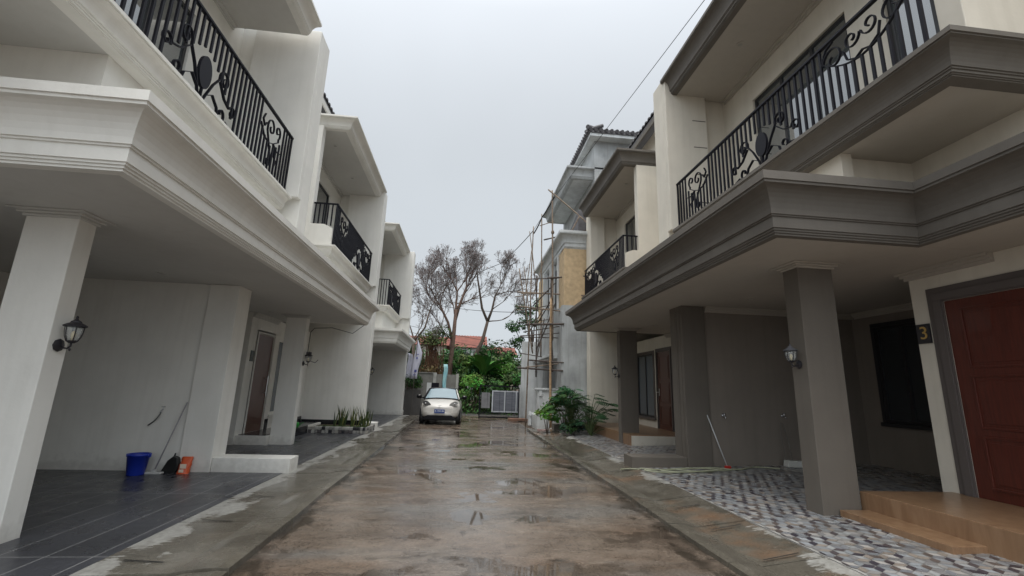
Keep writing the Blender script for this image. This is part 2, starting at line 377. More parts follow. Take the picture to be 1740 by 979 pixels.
# crown mouldings -------------------------------------------------------------
def cavetto(h, q, band=.2, steps=3, n=7):
    """profile (outward offset, height) of a cove crown of height h and projection q"""
    p = [(0, 0)]; o = 0; z = 0; st = .012*q/.27+.004
    for i in range(steps):
        z += .024*h/.62; p.append((o, z)); o += st; p.append((o, z))
    z = band*h/.62; p.append((o, z)); o += st; p.append((o, z)); z += .02; p.append((o, z)); o += st; p.append((o, z))
    z0, z1 = z, h*.80; o0, o1 = o, q-.03
    for i in range(1, n+1):
        a = math.pi/2*i/n; p.append((o0+(o1-o0)*(1-math.cos(a)), z0+(z1-z0)*math.sin(a)))
    p += [(o1+.012, z1), (o1+.012, z1+.03*h/.62), (q, z1+.03*h/.62), (q, h)]
    return p
def sweep(mb, prof, path, z0, inner=.09):
    """mitred sweep; outward is the LEFT side of the path direction"""
    loop = list(prof)+[(-inner, prof[-1][1]), (-inner, 0)]
    P = [Vector((a, b)) for a, b in path]; n = len(P); offs = []
    for i in range(n):
        def nrm(a, b): d = (b-a).normalized(); return Vector((-d.y, d.x))
        if i == 0: o = nrm(P[0], P[1])
        elif i == n-1: o = nrm(P[-2], P[-1])
        else:
            a, b = nrm(P[i-1], P[i]), nrm(P[i], P[i+1]); o = (a+b)/(1+a.dot(b))
        offs.append(o)
    m = len(loop); vs = [(P[i].x+offs[i].x*o, P[i].y+offs[i].y*o, z0+z) for i in range(n) for o, z in loop]
    fs = [(i*m+k, i*m+(k+1) % m, (i+1)*m+(k+1) % m, (i+1)*m+k) for i in range(n-1) for k in range(m)]
    fs += [tuple(range(m))[::-1], tuple(range((n-1)*m, n*m))]
    return mb.add(vs, fs)

def world_of(p):
    m = Matrix.Identity(4)
    while p is not None:
        m = Matrix.LocRotScale(p.location, p.rotation_euler, p.scale) @ m if not hasattr(p, 'wm') else m
        p = p.parent
    return m
def wobj(name, mb, m, parent, **k):
    """a part modelled in world coordinates, hung under its thing"""
    o = obj(name, mb, m, None, **k); o.parent = parent
    r = parent
    while r.parent is not None: r = r.parent
    if parent.parent is None: o.matrix_parent_inverse = Matrix.LocRotScale(parent.location, parent.rotation_euler, (1,1,1)).inverted()
    return o

# ================================================================== SETTING
def struct(name, mb, m, **k):
    o = obj(name, mb, m, **k); o['kind'] = 'structure'; return o
g = MB(); g.box(-900, 900, -300, 1500, -1.0, -.06); struct('ground', g, SOIL)

# road: one gridded sheet with faint unevenness
g = MB(); nx, ny = 24, 130
def road_edge_l(y): return -1.80-.012*y+.035*noise.noise(Vector((0, y*.9, 0)))
def road_edge_r(y): return 2.60+.035*noise.noise(Vector((5, y*.9, 0)))
vs = []; fs = []
for j in range(ny+1):
    y = -5+31*j/ny
    for i in range(nx+1):
        a, b = -2.15, 2.75
        x = a+(b-a)*i/nx; vs.append((x, y, .006*noise.noise(Vector((x*.7, y*.5, 2)))-.002))
for j in range(ny):
    for i in range(nx): k = j*(nx+1)+i; fs.append((k, k+1, k+nx+2, k+nx+1))
g.add(vs, fs); struct('road', g, ROAD, smooth=True)
g = MB(); g.box(-9, 14, 26, 30, -.05, -.012); struct('cross_lane', g, mat('old_asphalt', (.09, .085, .08), .5, var=.3, vscale=3))

def slab_strip(name, xo, xi, zo, zi, crease, y0, y1, n, edge, seed):
    """drain cover slabs between the road (xo) and the driveway (xi), broken by joints"""
    random.seed(seed); s = -1 if xo < 0 else 1
    g = MB(); y = y0; L_ = (y1-y0)/n
    for k in range(n):
        a, b = y, y+L_-.026; y += L_; dz = random.uniform(-.010, .008); t = random.uniform(-.006, .006)
        # kerb rib beside the road, slightly dished channel, then the cover slab
        def row(x, z): return [(x, a, z+dz), (x, b, z+dz+t)]
        xs = [(edge(a)-s*0, edge(b), -.06), (edge(a), edge(b), zo+.05), (edge(a)+s*.09, edge(b)+s*.09, zo+.055), (crease-s*.12, crease-s*.12, zo+.035), (crease, crease, zo+.012), (xi, xi, zi), (xi, xi, -.06)]
        vs = []
        for x1_, x2_, z in xs: vs += [(x1_, a, z+dz), (x2_, b, z+dz+t)]
        g.add(vs, [(2*i, 2*i+1, 2*i+3, 2*i+2) for i in range(len(xs)-1)]+[(0, 2, 4, 6, 8, 10, 12), (1, 3, 5, 7, 9, 11, 13)])
    return struct(name, g, DRAIN)
slab_strip('drain_strip', -1.8, -3.07, 0, -.002, -2.30, -3, 25.0, 19, road_edge_l, 3)
slab_strip('drain_strip', 2.6, 3.60, 0, .092, 2.95, -3, 18.2, 17, road_edge_r, 4)

g = MB()
for y in (4.62, 5.83, 6.98, 9.3): g.add([(-2.86, y+.03, .0225), (-2.50, y-.02, .0225), (-2.50, y-.002, .0225), (-2.86, y+.052, .0225)], [(0, 1, 2, 3)])
struct('drain_slots', g, SLOT)
g = MB()
for y in (4.55, 5.5, 6.45, 9.2, 11.0):
    g.add([(3.02, y, .035), (3.42, y+.03, .087), (3.42, y+.05, .087), (3.02, y+.018, .035)], [(0, 1, 2, 3)])
struct('drain_slots', g, SLOT)
# driveways
g = MB(); g.box(-12, -3.075, -3, 25.2, -.2, 0.0); struct('driveway', g, CHAR)
def rise(x): return .10+.15*max(0, x-3.6)/5.2
g = MB()
g.add([(3.61, -3, rise(3.6)-.006), (9.2, -3, rise(9.2)-.006), (9.2, 17.6, rise(9.2)-.006), (3.61, 17.6, rise(3.6)-.006),
       (3.61, -3, -.1), (9.2, -3, -.1), (9.2, 17.6, -.1), (3.61, 17.6, -.1)], [(0,1,2,3), (7,6,5,4), (0,4,5,1), (1,5,6,2), (2,6,7,3), (3,7,4,0)])
struct('driveway', g, mat('pale_tile_grout', (.34, .33, .31), .6))
# mosaic of rhombi: hexagons split in three, each rhombus its own stone colour
g = MB(); random.seed(11); a = .092; dx = a*math.sqrt(3)
pal = [(.40,.41,.42), (.30,.31,.33), (.25,.235,.23), (.48,.47,.45), (.34,.29,.25), (.09,.08,.095), (.06,.055,.07), (.36,.37,.39), (.22,.18,.16)]
wts = [5, 4, 3, 3, 2, 2, 2, 4, 2]
j = 0; y = 1.2
while y < 17.3:
    x = 3.64+(dx/2 if j % 2 else 0)
    while x < 9.1:
        if not (x > 5.5 and y < 5.6) and not (x > 5.0 and y > 16.2):
            hx = 0 if random.random() < .75 else random.choice((1, 2))
            C0 = Vector((x, y)); H = [C0+a*.97*Vector((math.sin(R(60*k)), math.cos(R(60*k)))) for k in range(6)]
            for k in range(3):
                q = [C0, H[(2*k) % 6], H[(2*k+1) % 6], H[(2*k+2) % 6]]; c0 = sum(q, Vector((0, 0)))/4
                q = [c0+(p-c0)*.95 for p in q]
                light = [(.37, .38, .38), (.31, .33, .345), (.43, .41, .385), (.27, .285, .30)]; mid = [(.24, .235, .235), (.29, .25, .215), (.20, .205, .22), (.33, .32, .31)]; dark = [(.055, .048, .062), (.085, .07, .075), (.13, .105, .095)]
                base = random.choice((light, mid, dark if random.random() < .62 else mid)[(k+hx) % 3])
                f_ = random.uniform(.85, 1.15); g.cur = tuple(c*f_ for c in base)
                q = [Vector((max(3.618, p.x), p.y)) for p in q]
                if max(p.x for p in q) > 3.63: g.face([(p.x, p.y, rise(p.x)) for p in q][::-1])
        x += dx
    y += a*1.5; j += 1
struct('driveway_mosaic', g, MOSAIC)

# ================================================================== PARTS OF THE HOUSES
def spiral(cx, cv, r0, a0, turn, n=20, k=.78):
    return [(cx+r0*(1-k*t/n)*math.cos(R(a0+turn*t/n)), cv+r0*(1-k*t/n)*math.sin(R(a0+turn*t/n))) for t in range(n+1)]
def railing(parent, s, x, y0, y1, zb, zt, ret=None, zret=None, flip=False):
    h = zt-zb; L_ = y1-y0
    hr = MB(); hr.box(x-.028, x+.028, y0-.02, y1+.02, zt-.018, zt+.018)
    if ret: hr.box(x+.03, ret, y0-.02, y0+.03, zt-.018, zt+.018)
    rail = wobj('railing', hr, IRON, parent, bevel=.004, sx=s)
    if flip: tr = lambda u: y1-u
    else: tr = lambda u: y0+u
    br = MB(); br.box(x-.012, x+.012, y0, y1, zb+.055, zb+.078)
    wobj('bottom_rail', br, IRON, rail, sx=s)
    uA, uB, uC = (max(.7, L_-4.95), L_-2.9, L_-.85)
    bt = .0165; n = int(L_/.118)
    for i in range(n+1):
        u = L_*i/n; v0, v1 = 0, h-.02
        if abs(u-uA) < .62: v1 = h*(.50+.30*((u-uA)/.62)**2)
        elif abs(u-uC) < .40: v1 = h*(.48+.2*((u-uC)/.4)**2)
        elif abs(u-uB) < .80: v0 = h*(.68-.5*(abs(u-uB)/.80)**1.5)
        if i in (0, n): v0, v1 = 0, h-.02
        b = MB(); yy = tr(u); w_ = .018 if i in (0, n) else bt
        b.box(x-w_*.8, x+w_*.8, yy-w_, yy+w_, zb+v0, zb+v1)
        wobj('baluster', b, IRON, rail, sx=s)
    if ret:
        m = max(2, int((ret-x)/.12))
        for i in range(1, m+1):
            b = MB(); xx = x+(ret-x-.05)*i/m; b.box(xx-bt, xx+bt, y0-.008, y0+.018, zret, zt-.02); wobj('baluster', b, IRON, rail, sx=s)
    def flat(curves, wd=.017, name='scroll_ornament'):
        o = MB()
        for c in curves:
            P = [(u, v*h) for u, v in c]; m = len(P)
            for side in (0,):
                A = []; 
                for i, (u, v) in enumerate(P):
                    p0 = Vector(P[max(0, i-1)]); p1 = Vector(P[min(m-1, i+1)]); d = (p1-p0)
                    d = d.normalized() if d.length > 1e-6 else Vector((1, 0)); nn = Vector((-d.y, d.x))*.006
                    for q, xo in ((nn, -wd), (nn, wd), (-nn, wd), (-nn, -wd)):
                        A.append((x+xo, tr(u+q.x), zb+v+q.y))
                o.add(A, [(4*i+k, 4*i+(k+1) % 4, 4*(i+1)+(k+1) % 4, 4*(i+1)+k) for i in range(m-1) for k in range(4)]+[(0,1,2,3), (4*m-4, 4*m-3, 4*m-2, 4*m-1)])
        return wobj(name, o, IRON, rail, sx=s)
    def off(c, u0): return [(u+u0, v) for u, v in c]
    sag = [(.62*(2*i/16-1), .50+.30*(2*i/16-1)**2) for i in range(17)]
    flat([off(sag, uA), off(spiral(-.42, .74, .17, 180, -430, 26), uA), off(spiral(.42, .74, .17, 0, 430, 26), uA),
          off(spiral(-.13, .80, .12, 0, -440, 24), uA), off(spiral(.13, .80, .12, 180, 440, 24), uA),
          off([(-.26, .72), (-.22, .58), (-.10, .52), (0, .56), (.10, .52), (.22, .58), (.26, .72)], uA),
          off([(-.6, .8), (-.52, .93), (-.40, .97)], uA), off([(.6, .8), (.52, .93), (.40, .97)], uA)])
    d = MB(); yc = tr(uB); vs = []; m = 24
    for xo in (-.02, .02):
        for k in range(m): vs.append((x+xo, yc+.135*math.cos(2*math.pi*k/m), zb+h*.40+h*.19*math.sin(2*math.pi*k/m)))
    d.add(vs, [tuple(range(m)), tuple(range(m, 2*m))]+[(k, (k+1) % m, (k+1) % m+m, k+m) for k in range(m)])
    wobj('rosette', d, IRON, rail, sx=s)
    def vine(sg):
        c1 = [(sg*.02, .02), (sg*.10, .18), (sg*.22, .38), (sg*.34, .52)]+[(sg*(.46)+sg*u, .56+v) for u, v in spiral(0, 0, .12, 170, -420, 22)]
        c2 = [(sg*.10, .18), (sg*.24, .26), (sg*.38, .18)]+[(sg*.50+sg*u, .16+v) for u, v in spiral(0, 0, .11, 180, 400, 20)]
        c3 = [(sg*.36, .50), (sg*.52, .36), (sg*.66, .32)]+[(sg*.76+sg*u, .30+v) for u, v in spiral(0, 0, .09, 170, -400, 18)]
        c4 = [(sg*.50, .02), (sg*.62, .12), (sg*.78, .08)]
        return [off(c, uB) for c in (c1, c2, c3, c4)]
    flat(vine(1)+vine(-1)+[off([(0, 0), (0, .22)], uB)], .02)
    flat([off([(-.42, .66), (-.24, .52), (-.05, .50), (.12, .56), (.26, .50), (.42, .52)], uC), off([(-.05, .50), (-.16, .66)]+[(-.02+a_, .74+b_) for a_, b_ in spiral(0, 0, .15, 200, -400, 20)], uC),
          off([(.12, .56), (.30, .66)]+[(.24+a_, .80+b_) for a_, b_ in spiral(0, 0, .11, -60, 380, 18)], uC), off([(-.05, .50), (.06, .34)]+[(.0+a_, .24+b_) for a_, b_ in spiral(0, 0, .09, 40, -380, 16)], uC),
          off([(-.30, .84), (-.36, .74), (-.28, .66), (-.22, .74)], uC), off([(.12, .56), (.20, .40), (.30, .34), (.26, .26)], uC)])
    return rail

def downlight(parent, s, x, y, z, m):
    d = MB(); d.lathe([(.075, 0), (.075, -.012), (.05, -.014)], (x, y, z), 18); o = wobj('downlight', d, m, parent, sx=s)
    e = MB(); e.lathe([(.047, -.016), (.02, -.018)], (x, y, z), 14); wobj('lamp_glass', e, mat('unlit_lamp_glass', (.32, .31, .28), .3), o, sx=s)

def window(parent, s, x, y0, y1, z0, z1, panes, fm, gm, axis='x', out=-1, fw=.06, name='window', casing=None, cw=.1):
    """flat window in the plane x (axis 'x') or y (axis 'y'); out = direction it faces"""
    def B(mb, a0, a1, c0, c1, d0, d1):
        d0, d1 = x+out*d0, x+out*d1
        if axis == 'x': mb.box(d0, d1, a0, a1, c0, c1)
        else: mb.box(a0, a1, d0, d1, c0, c1)
    f = MB()
    B(f, y0, y1, z1-fw, z1, -.03, .035); B(f, y0, y1, z0, z0+fw, -.03, .035); B(f, y0, y0+fw, z0+fw, z1-fw, -.03, .035); B(f, y1-fw, y1, z0+fw, z1-fw, -.03, .035)
    for k in range(1, panes):
        c = y0+(y1-y0)*k/panes; B(f, c-fw*.55, c+fw*.55, z0+fw, z1-fw, -.03, .03)
    o = wobj(name, f, fm, parent, sx=s, bevel=.004)
    gl = MB(); B(gl, y0+fw*.9, y1-fw*.9, z0+fw*.9, z1-fw*.9, -.022, .006); wobj('glass', gl, gm, o, sx=s)
    if casing:
        c = MB(); B(c, y0-cw, y1+cw, z1+.002, z1+cw, -.03, .055); B(c, y0-cw, y0-.002, z0, z1, -.03, .055); B(c, y1+.002, y1+cw, z0, z1, -.03, .055)
        B(c, y0-cw-.02, y1+cw+.02, z0-.08, z0-.002, -.03, .09)
        wobj('casing', c, casing, o, sx=s, bevel=.006)
    return o

def panel_door(parent, s, x, y0, y1, z0, z1, wood, fm, fwid=.14, handle_y=None, panels=True, bar=False):
    d = MB(); d.box(x-.03, x+.03, y0, y1, z0, z1); do = wobj('door', d, wood, parent, sx=s, bevel=.004)
    tag(do, 'red brown wooden door' if wood == REDW else 'brown wooden door')
    if panels:
        p = MB(); wd = y1-y0
        cells = [(.0, .33), (.36, .62), (.65, 1.0)]
        for a, b in ((.10, .47), (.53, .90)) if wd > 1.3 else ((.14, .86),):
            for c0, c1 in ((.05, .30), (.335, .60), (.635, .95)):
                ya, yb = y0+wd*a, y0+wd*b; za, zb_ = z0+(z1-z0)*c0, z0+(z1-z0)*c1
                t = .028
                p.box(x-.045, x-.028, ya, yb, za, za+t); p.box(x-.045, x-.028, ya, yb, zb_-t, zb_)
                p.box(x-.045, x-.028, ya, ya+t, za+t, zb_-t); p.box(x-.045, x-.028, yb-t, yb, za+t, zb_-t)
                p.box(x-.040, x-.029, ya+.07, yb-.07, za+.07, zb_-.07)
        wobj('door_panel', p, wood, do, sx=s, bevel=.006)
    f = MB(); 
    for k, (e, dd) in enumerate(((fwid, .05), (fwid*.6, .075))):
        f.box(x-dd, x+.05, y0-e, y0-.003-(0 if k == 0 else 0), z0, z1+e) if k == 0 else f.box(x-dd, x-.04, y0-e, y0-.02, z0, z1+.02)
        f.box(x-dd, x+.05, y1+.003, y1+e, z0, z1+e) if k == 0 else f.box(x-dd, x-.04, y1+.02, y1+e, z0, z1+.02)
    f.box(x-.05, x+.05, y0-.003, y1+.003, z1+.003, z1+fwid); f.box(x-.073, x-.04, y0-fwid*.6, y1+fwid*.6, z1+.021, z1+fwid*.6)
    wobj('door_frame', f, fm, parent, sx=s, bevel=.004)
    if handle_y is not None:
        hb = MB(); zc = z0+(z1-z0)*.47
        if bar: hb.tube([(x-.10, handle_y, zc-.28), (x-.10, handle_y, zc+.28)], .015, 8); hb.tube([(x-.03, handle_y, zc-.2), (x-.10, handle_y, zc-.2)], .01, 6); hb.tube([(x-.03, handle_y, zc+.2), (x-.10, handle_y, zc+.2)], .01, 6)
        else: hb.box(x-.05, x-.03, handle_y-.025, handle_y+.025, zc-.12, zc+.12); hb.tube([(x-.045, handle_y, zc), (x-.09, handle_y, zc), (x-.09, handle_y+.11, zc)], .011, 8)
        wobj('door_handle', hb, STEEL, do, sx=s)

def roof_tiles(parent, s, xe, ze, xr, zr_, y0, y1, m=ROOFT):
    """pitched roof of rounded pantiles falling towards the street"""
    g = MB(); wv = .24; n = max(1, int((y1-y0)/wv)); rows = max(2, int(math.hypot(xr-xe, zr_-ze)/.34)); sub = 4
    dx_, dz_ = (xr-xe)/rows, (zr_-ze)/rows; ln = math.hypot(dx_, dz_); nx_, nz_ = -dz_/ln, dx_/ln
    for r in range(rows):
        vs = []
        for e, lift in ((0, .045), (1.12, .0)):
            for k in range(n*sub+1):
                yy = y0+(y1-y0)*k/(n*sub); hgt = .045*abs(math.sin(math.pi*k/sub))+lift
                vs.append((xe+dx_*(r+e)+nx_*hgt, yy, ze+dz_*(r+e)+nz_*hgt))
        m_ = n*sub+1; fs = [(k, k+1, m_+k+1, m_+k) for k in range(m_-1)]
        b = len(vs); vs += [(v[0]+.004, v[1], v[2]-.05) for v in vs[:m_]]; fs += [(k, b+k, b+k+1, k+1) for k in range(m_-1)]
        g.add(vs, fs)
    g.add([(xe, y0, ze-.03), (xr, y0, zr_-.03), (xr, y1, zr_-.03), (xe, y1, ze-.03), (xe, y0, ze-.12), (xr, y0, zr_-.12), (xr, y1, zr_-.12), (xe, y1, ze-.12)],
          [(0,1,2,3), (7,6,5,4), (0,4,5,1), (1,5,6,2), (2,6,7,3), (3,7,4,0)])
    rf = wobj('roof', g, m, parent, sx=s)
    fb = MB(); fb.box(xe-.02, xe+.03, y0, y1, ze-.30, ze-.13); wobj('fascia_board', fb, TAUPE if s > 0 else WSOFF, rf, sx=s)
    return rf

def house(s, label, P):
    """s = +1 right of the street, -1 left.  Street-facing direction is towards smaller |x|."""
    q = dict(P); t = thing('town_house', label, 'house', (s*q['xf'], (q['yn']+q['yf'])/2, 0), 0, 'town houses facing each other across the lane')
    Wm, Sm, Mm, Cm, Gm = q['mats']                 # wall, soffit, moulding, column, garage wall
    yn, yf = q['yn'], q['yf']                      # party wall near faces of this and the next unit
    pth = q['pth']; sf = q['soff']; xb = q['xb']; xd = q['xd']; xf = q['xf']; xg = q['xg']; gz = q['g']
    ch, cq = q['ch'], q['cq']; fx = q['fx']
    c0, c1 = q['can']                              # canopy extent (baseline ys) ; None = open end running into neighbour
    far = q['far']
    X = lambda nm, mb, m, **k: wobj(nm, mb, m, t, sx=s, **k)
    yi0, yi1 = yn+pth, yf                          # clear interior between party walls
    # ---- party wall at the far end (fin above the canopy, wall below, pilaster at the street end)
    g = MB()
    if q['yf_ground'] < fx+.01:                    # runs right down
        g.box(fx, 12.5, yf, yf+pth, -.1, q['ztop'])
    else:
        g.box(q['yf_ground']+.02, 12.5, yf+.03, yf+pth-.03, -.1, sf+.02)
        g.box(fx, 12.5, yf, yf+pth, sf+.03, q['ztop'])
    X('party_wall', g, Wm if q['yf_ground'] < fx+.01 or s < 0 else Wm, bevel=.012)
    g = MB(); tw_ = 5.5 if s > 0 else 4.75
    g.box(fx, tw_, yf-.16, yf-.002, max(sf+ch, q['bz']+.02), q['ztop']); fin = X('fin_tower', g, Wm, bevel=.012)
    g = MB()
    for zg in (5.9, 6.6, 7.3, 8.0):
        g = MB(); g.box(tw_-.36, tw_-.03, yf-.164, yf-.158, zg, zg+.022)
        if s > 0 and yf < 10: wobj('groove_shade_strip', g, TAUPE, fin, sx=s)  # raised dark strip, its colour standing for the shade inside a joint
    if q['yf_ground'] >= fx+.01:
        if s > 0:
            g = MB(); g.box(xb+.1 if 0 else q['yf_ground']+.53, xg+.2, yf+.018, yf+pth-.018, 0, sf+.025); X('garage_side_wall', g, Gm)
        g = MB(); g.box(q['yf_ground'], q['yf_ground']+.53, yf-.03, yf+pth+.03, gz-.1, sf+.01)
        pil = X('pilaster', g, Cm, bevel=.008)
        if s > 0:
            g = MB()
            for a in (.12, .42, .56): g.box(q['yf_ground']-.012, q['yf_ground']-.0005, yf+pth*a, yf+pth*a+.06, gz, sf-.1)
            wobj('pilaster_rib', g, Cm, pil, sx=s)
    # low wall in front of the party wall
    g = MB(); g.box(q['lw'], (q['yf_ground'] if q['yf_ground'] > fx else fx)-.003, yf+.0, yf+min(pth, .5), -.02, gz+q['lh']); lw = X('low_wall', g, Cm if s > 0 else Wm, bevel=.01)
    # ---- canopy
    prof = cavetto(ch, cq)
    path = []
    if c0 is not None: path += [(q.get('cin', xd+1), c0), (xb, c0)]
    else: path += [(xb, yn+pth/2+.001)]
    if c1 is not None: path += [(xb, c1), (xd+1, c1)]
    else: path += [(xb, yf+pth/2-.001)]
    if q.get('jog'):
        jx, jy0 = q['jog']; path = [(jx, jy0), (jx, c0)]+path[1:]
    g = MB(); sweep(g, prof, path, sf); X('canopy_crown', g, Mm)
    ya = c0 if c0 is not None else yn+pth/2; yb = c1 if c1 is not None else yf+pth/2
    g = MB(); g.box(xb+.085, xg+.2, ya+(.085 if c0 is not None else 0), yb-(.085 if c1 is not None else 0), sf+.012, sf+ch-.02)
    if q.get('jog'): g.box(q['jog'][0]+.085, xg+.2, q['jog'][1], c0+.08, sf+.012, sf+ch-.02)
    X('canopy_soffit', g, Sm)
    for (x_, y_) in q['lights_g']: downlight(t, s, x_, y_, sf+.012, Sm)
    # ---- column
    cx0, cx1, cy0, cy1 = q['col']; g = MB(); g.box(cx0, cx1, cy0, cy1, gz-.1, sf+.008); X('column', g, Cm, bevel=.008)
    g = MB()
    for e, h0, h1 in ((.025, .07, .04), (.06, .04, .015), (.12, .015, .0)):
        g.box(cx0-e, cx1+e, cy0-e, cy1+e, sf+.011-h0, sf+.011-h1+.001 if 0 else sf+.0105-h1)
    X('column_cap', g, Sm if s < 0 else Sm, bevel=.01)
    # ---- ground floor: entry block and garage
    by = q['block']                                # y of the return wall between garage and entry
    eb0, eb1 = (by, yi1) if not far else (yi0, by)
    ow = [tuple(o) for o in q['openings']]         # openings in the entry wall (y0,y1,z0,z1)
    g = MB(); ys = sorted(ow); y = eb0
    for (a, b, z0, z1) in ys:
        if a > y: g.box(xd, xd+.16, y, a, gz-.1, sf+.012)
        g.box(xd, xd+.16, a, b, z1, sf+.012)
        if z0 > gz+.5: g.box(xd, xd+.16, a, b, gz-.1, z0)
        y = b
    if y < eb1: g.box(xd, xd+.16, y, eb1, gz-.1, sf+.012)
    X('entry_wall', g, Wm, bevel=.006)
    g = MB()
    if far: g.box(xd+.162, xg+.2, by-.16, by, gz-.1, sf+.012)
    else: g.box(xd+.162, xg+.2, by, by+.16, gz-.1, sf+.012)
    X('garage_return_wall', g, Gm)
    ga, gb = (by, yf+.02) if far else (yn+pth-.02, by)
    g = MB(); g.box(xg, xg+.2, ga, gb, -.1, sf+.012); X('garage_back_wall', g, Gm)
    # cornice where the walls meet the soffit
    g = MB()
    for e, h0, h1 in ((.035, .12, .075), (.07, .075, .035), (.11, .035, .0)):
        g.box(xd-e, xd-.002, eb0 if not far else max(eb0, (c0 or 0)+.1), (c1-.1 if (c1 and not far) else eb1), sf+.011-h0, sf+.0105-h1)
        if s > 0:
            if far: g.box(xd-e, xg, by+.002, by+e, sf+.0111-h0, sf+.0104-h1)
            if far: g.box(q['yf_ground']+.55, xg, yf+.017-e, yf+.017, sf+.0111-h0, sf+.0104-h1)
            g.box(xg-e, xg-.001, ga+.1, gb-.1, sf+.0112-h0, sf+.0103-h1)
    X('ceiling_cornice', g, Sm)
    # porch platform and step
    p0, p1, px, pz = q['porch']; g = MB(); g.box(px, xd+.1, p0, p1, gz-.1, pz); X('porch', g, q['pm'], bevel=.006)
    if q.get('step'): a, b, x0, x1, z = q['step']; g = MB(); g.box(x0, x1, a, b, gz-.1, z); X('step', g, q['pm'], bevel=.006)
    if q.get('skirt'):
        g = MB(); a, b, z0, z1 = q['skirt']; g.box(xd-.012, xd-.001, a, b, z0, z1); X('skirting', g, q['skm'])
    # ---- upper storey
    body = MB(); zt = q['zroof']; u0, u1 = yi0, yi1
    uw = sorted(q['uwin']); y = u0; base = sf+ch-.1
    for (a, b, z0, z1, n) in uw:
        body.box(xf, xf+.2, y, a, base, zt); body.box(xf, xf+.2, a, b, z1, zt); body.box(xf, xf+.2, a, b, base, z0); y = b
    body.box(xf, xf+.2, y, u1, base, zt)
    X('upper_wall', body, Wm)
    g = MB(); g.box(xf+.2, 12.4, u0, u1, sf+ch+.3, sf+ch+.5); g.box(12.2, 12.4, u0, u1, 0, zt); X('floor_slab', g, Wm)
    g = MB(); g.box(xf-.0, xf+.6, *( (yi0, (c0+.1) if c0 else yi0+.01) if far else ((c1-.1) if c1 else yi1-.01, yi1) ), sf+ch-.2, sf+ch-.102); X('overhang_soffit', g, Sm)
    for (a, b, z0, z1, n) in uw: window(t, s, xf+.08, a, b, z0, z1, n, BLACKF, GLASS3, casing=(BLACKF if s < 0 else TAUF), cw=.09)
    # balcony slab: crown, soffit, filled-in wall underneath
    b0, b1 = q['bal'][0], yf; bh, bq = q['bh'], q['bq']; bx = q['bx']; bz = q['bz']
    prof = cavetto(bh, bq, band=.10, steps=2)
    g = MB(); pth_b = [(xf, b0+bq), (bx+bq, b0+bq), (bx+bq, b1-.18)]
    sweep(g, prof, pth_b, bz-bh, inner=.14); X('balcony_crown', g, Mm)
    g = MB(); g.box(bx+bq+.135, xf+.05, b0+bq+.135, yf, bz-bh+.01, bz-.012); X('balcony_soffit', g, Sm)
    g = MB(); g.box(bx+bq+.145, bx+bq+.30, q['fill'], yf, sf+ch-.05, bz-bh+.008); g.box(bx+bq+.30, xf+.01, q['fill']+(.10 if s > 0 else .0), yf, sf+ch-.05, bz-bh+.008); X('balcony_plinth', g, Wm)
    # wing wall and parapet at the near end of the balcony
    g = MB(); g.box(q['wing'], xf+.01, b0+bq+.05, b0+bq+.30, bz-.02, q['ez']-.0); X('wing_wall', g, Wm, bevel=.01)
    if q['parapet']:
        g = MB(); x0 = bx+.18; za = bz-.3; zp = bz+q['ph']
        g.prism([(x0, za), (q['wing']-.002, za), (q['wing']-.002, zp), (x0+.22, zp), (x0, zp-.10)][::-1], 'y', b0+bq+.03, b0+bq+.24); X('parapet', g, Wm)
    railing(t, s, q['rx'], b0+bq+.14 if q['parapet'] else b0+bq+.1, yf-.20, bz+.01, q['rz'], ret=(q['wing'] if (q['parapet'] or q.get('ret')) else None), zret=bz+(q['ph'] if q['parapet'] else 0), flip=q.get('flip', False))
    # eaves slab over the balcony
    e0, e1 = q['eave']; ex, ez, eh, eq = q['ex'], q['ez'], q['eh'], q['eq']
    prof = cavetto(eh, eq, band=.10, steps=2)
    g = MB(); pp = [(xf, e0+eq), (ex+eq, e0+eq), (ex+eq, e1)]; sweep(g, prof, pp, ez, inner=.12); X('eaves_crown', g, Mm)
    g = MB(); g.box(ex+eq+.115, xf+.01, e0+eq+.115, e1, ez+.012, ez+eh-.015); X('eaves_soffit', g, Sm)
    g = MB()
    for e, h0, h1 in ((.04, .10, .05), (.09, .05, .0)): g.box(xf-e, xf-.002, e0+eq+.4, e1-.05, ez+.011-h0, ez+.0105-h1)
    X('soffit_cornice', g, Sm)
    for (x_, y_) in q['lights_u']: downlight(t, s, x_, y_, ez+.012, Sm)
    roof_tiles(t, s, q['rex'], zt, 9.4, zt+2.6, u0-.0, u1)
    return t
LM = (WHITE, WSOFF, WHITE, WHITE, WHITE); RM = (CREAM, CSOFF, TAUPE, TCOL, TWALL)
LB = dict(mats=LM, pth=.42, soff=3.3, xb=3.0, xd=5.55, xf=5.1, xg=8.2, g=0, ch=.62, cq=.28, fx=3.43, ztop=8.95, lw=2.97, lh=.24, zroof=10.2,
          bh=.27, bq=.17, bx=3.53, bz=5.10, rx=3.69, rz=6.35, ex=3.38, ez=8.66, eh=.30, eq=.26, rex=4.75, pm=WHITE, ph=.62, wing=4.30)
RB = dict(mats=RM, pth=.5, soff=3.48, xb=3.60, xd=6.65, xf=6.05, xg=8.8, g=.1, ch=.67, cq=.30, fx=4.48, ztop=9.15, lw=3.5, lh=.21, zroof=10.3,
          bh=.36, bq=.24, bx=4.5, bz=5.18, rx=4.66, rz=6.29, ex=4.42, ez=8.66, eh=.44, eq=.24, rex=5.6, pm=WOODS, ph=.62, wing=5.11)
def H(s, label, base, **k): q = dict(base); q.update(k); return house(s, label, q)
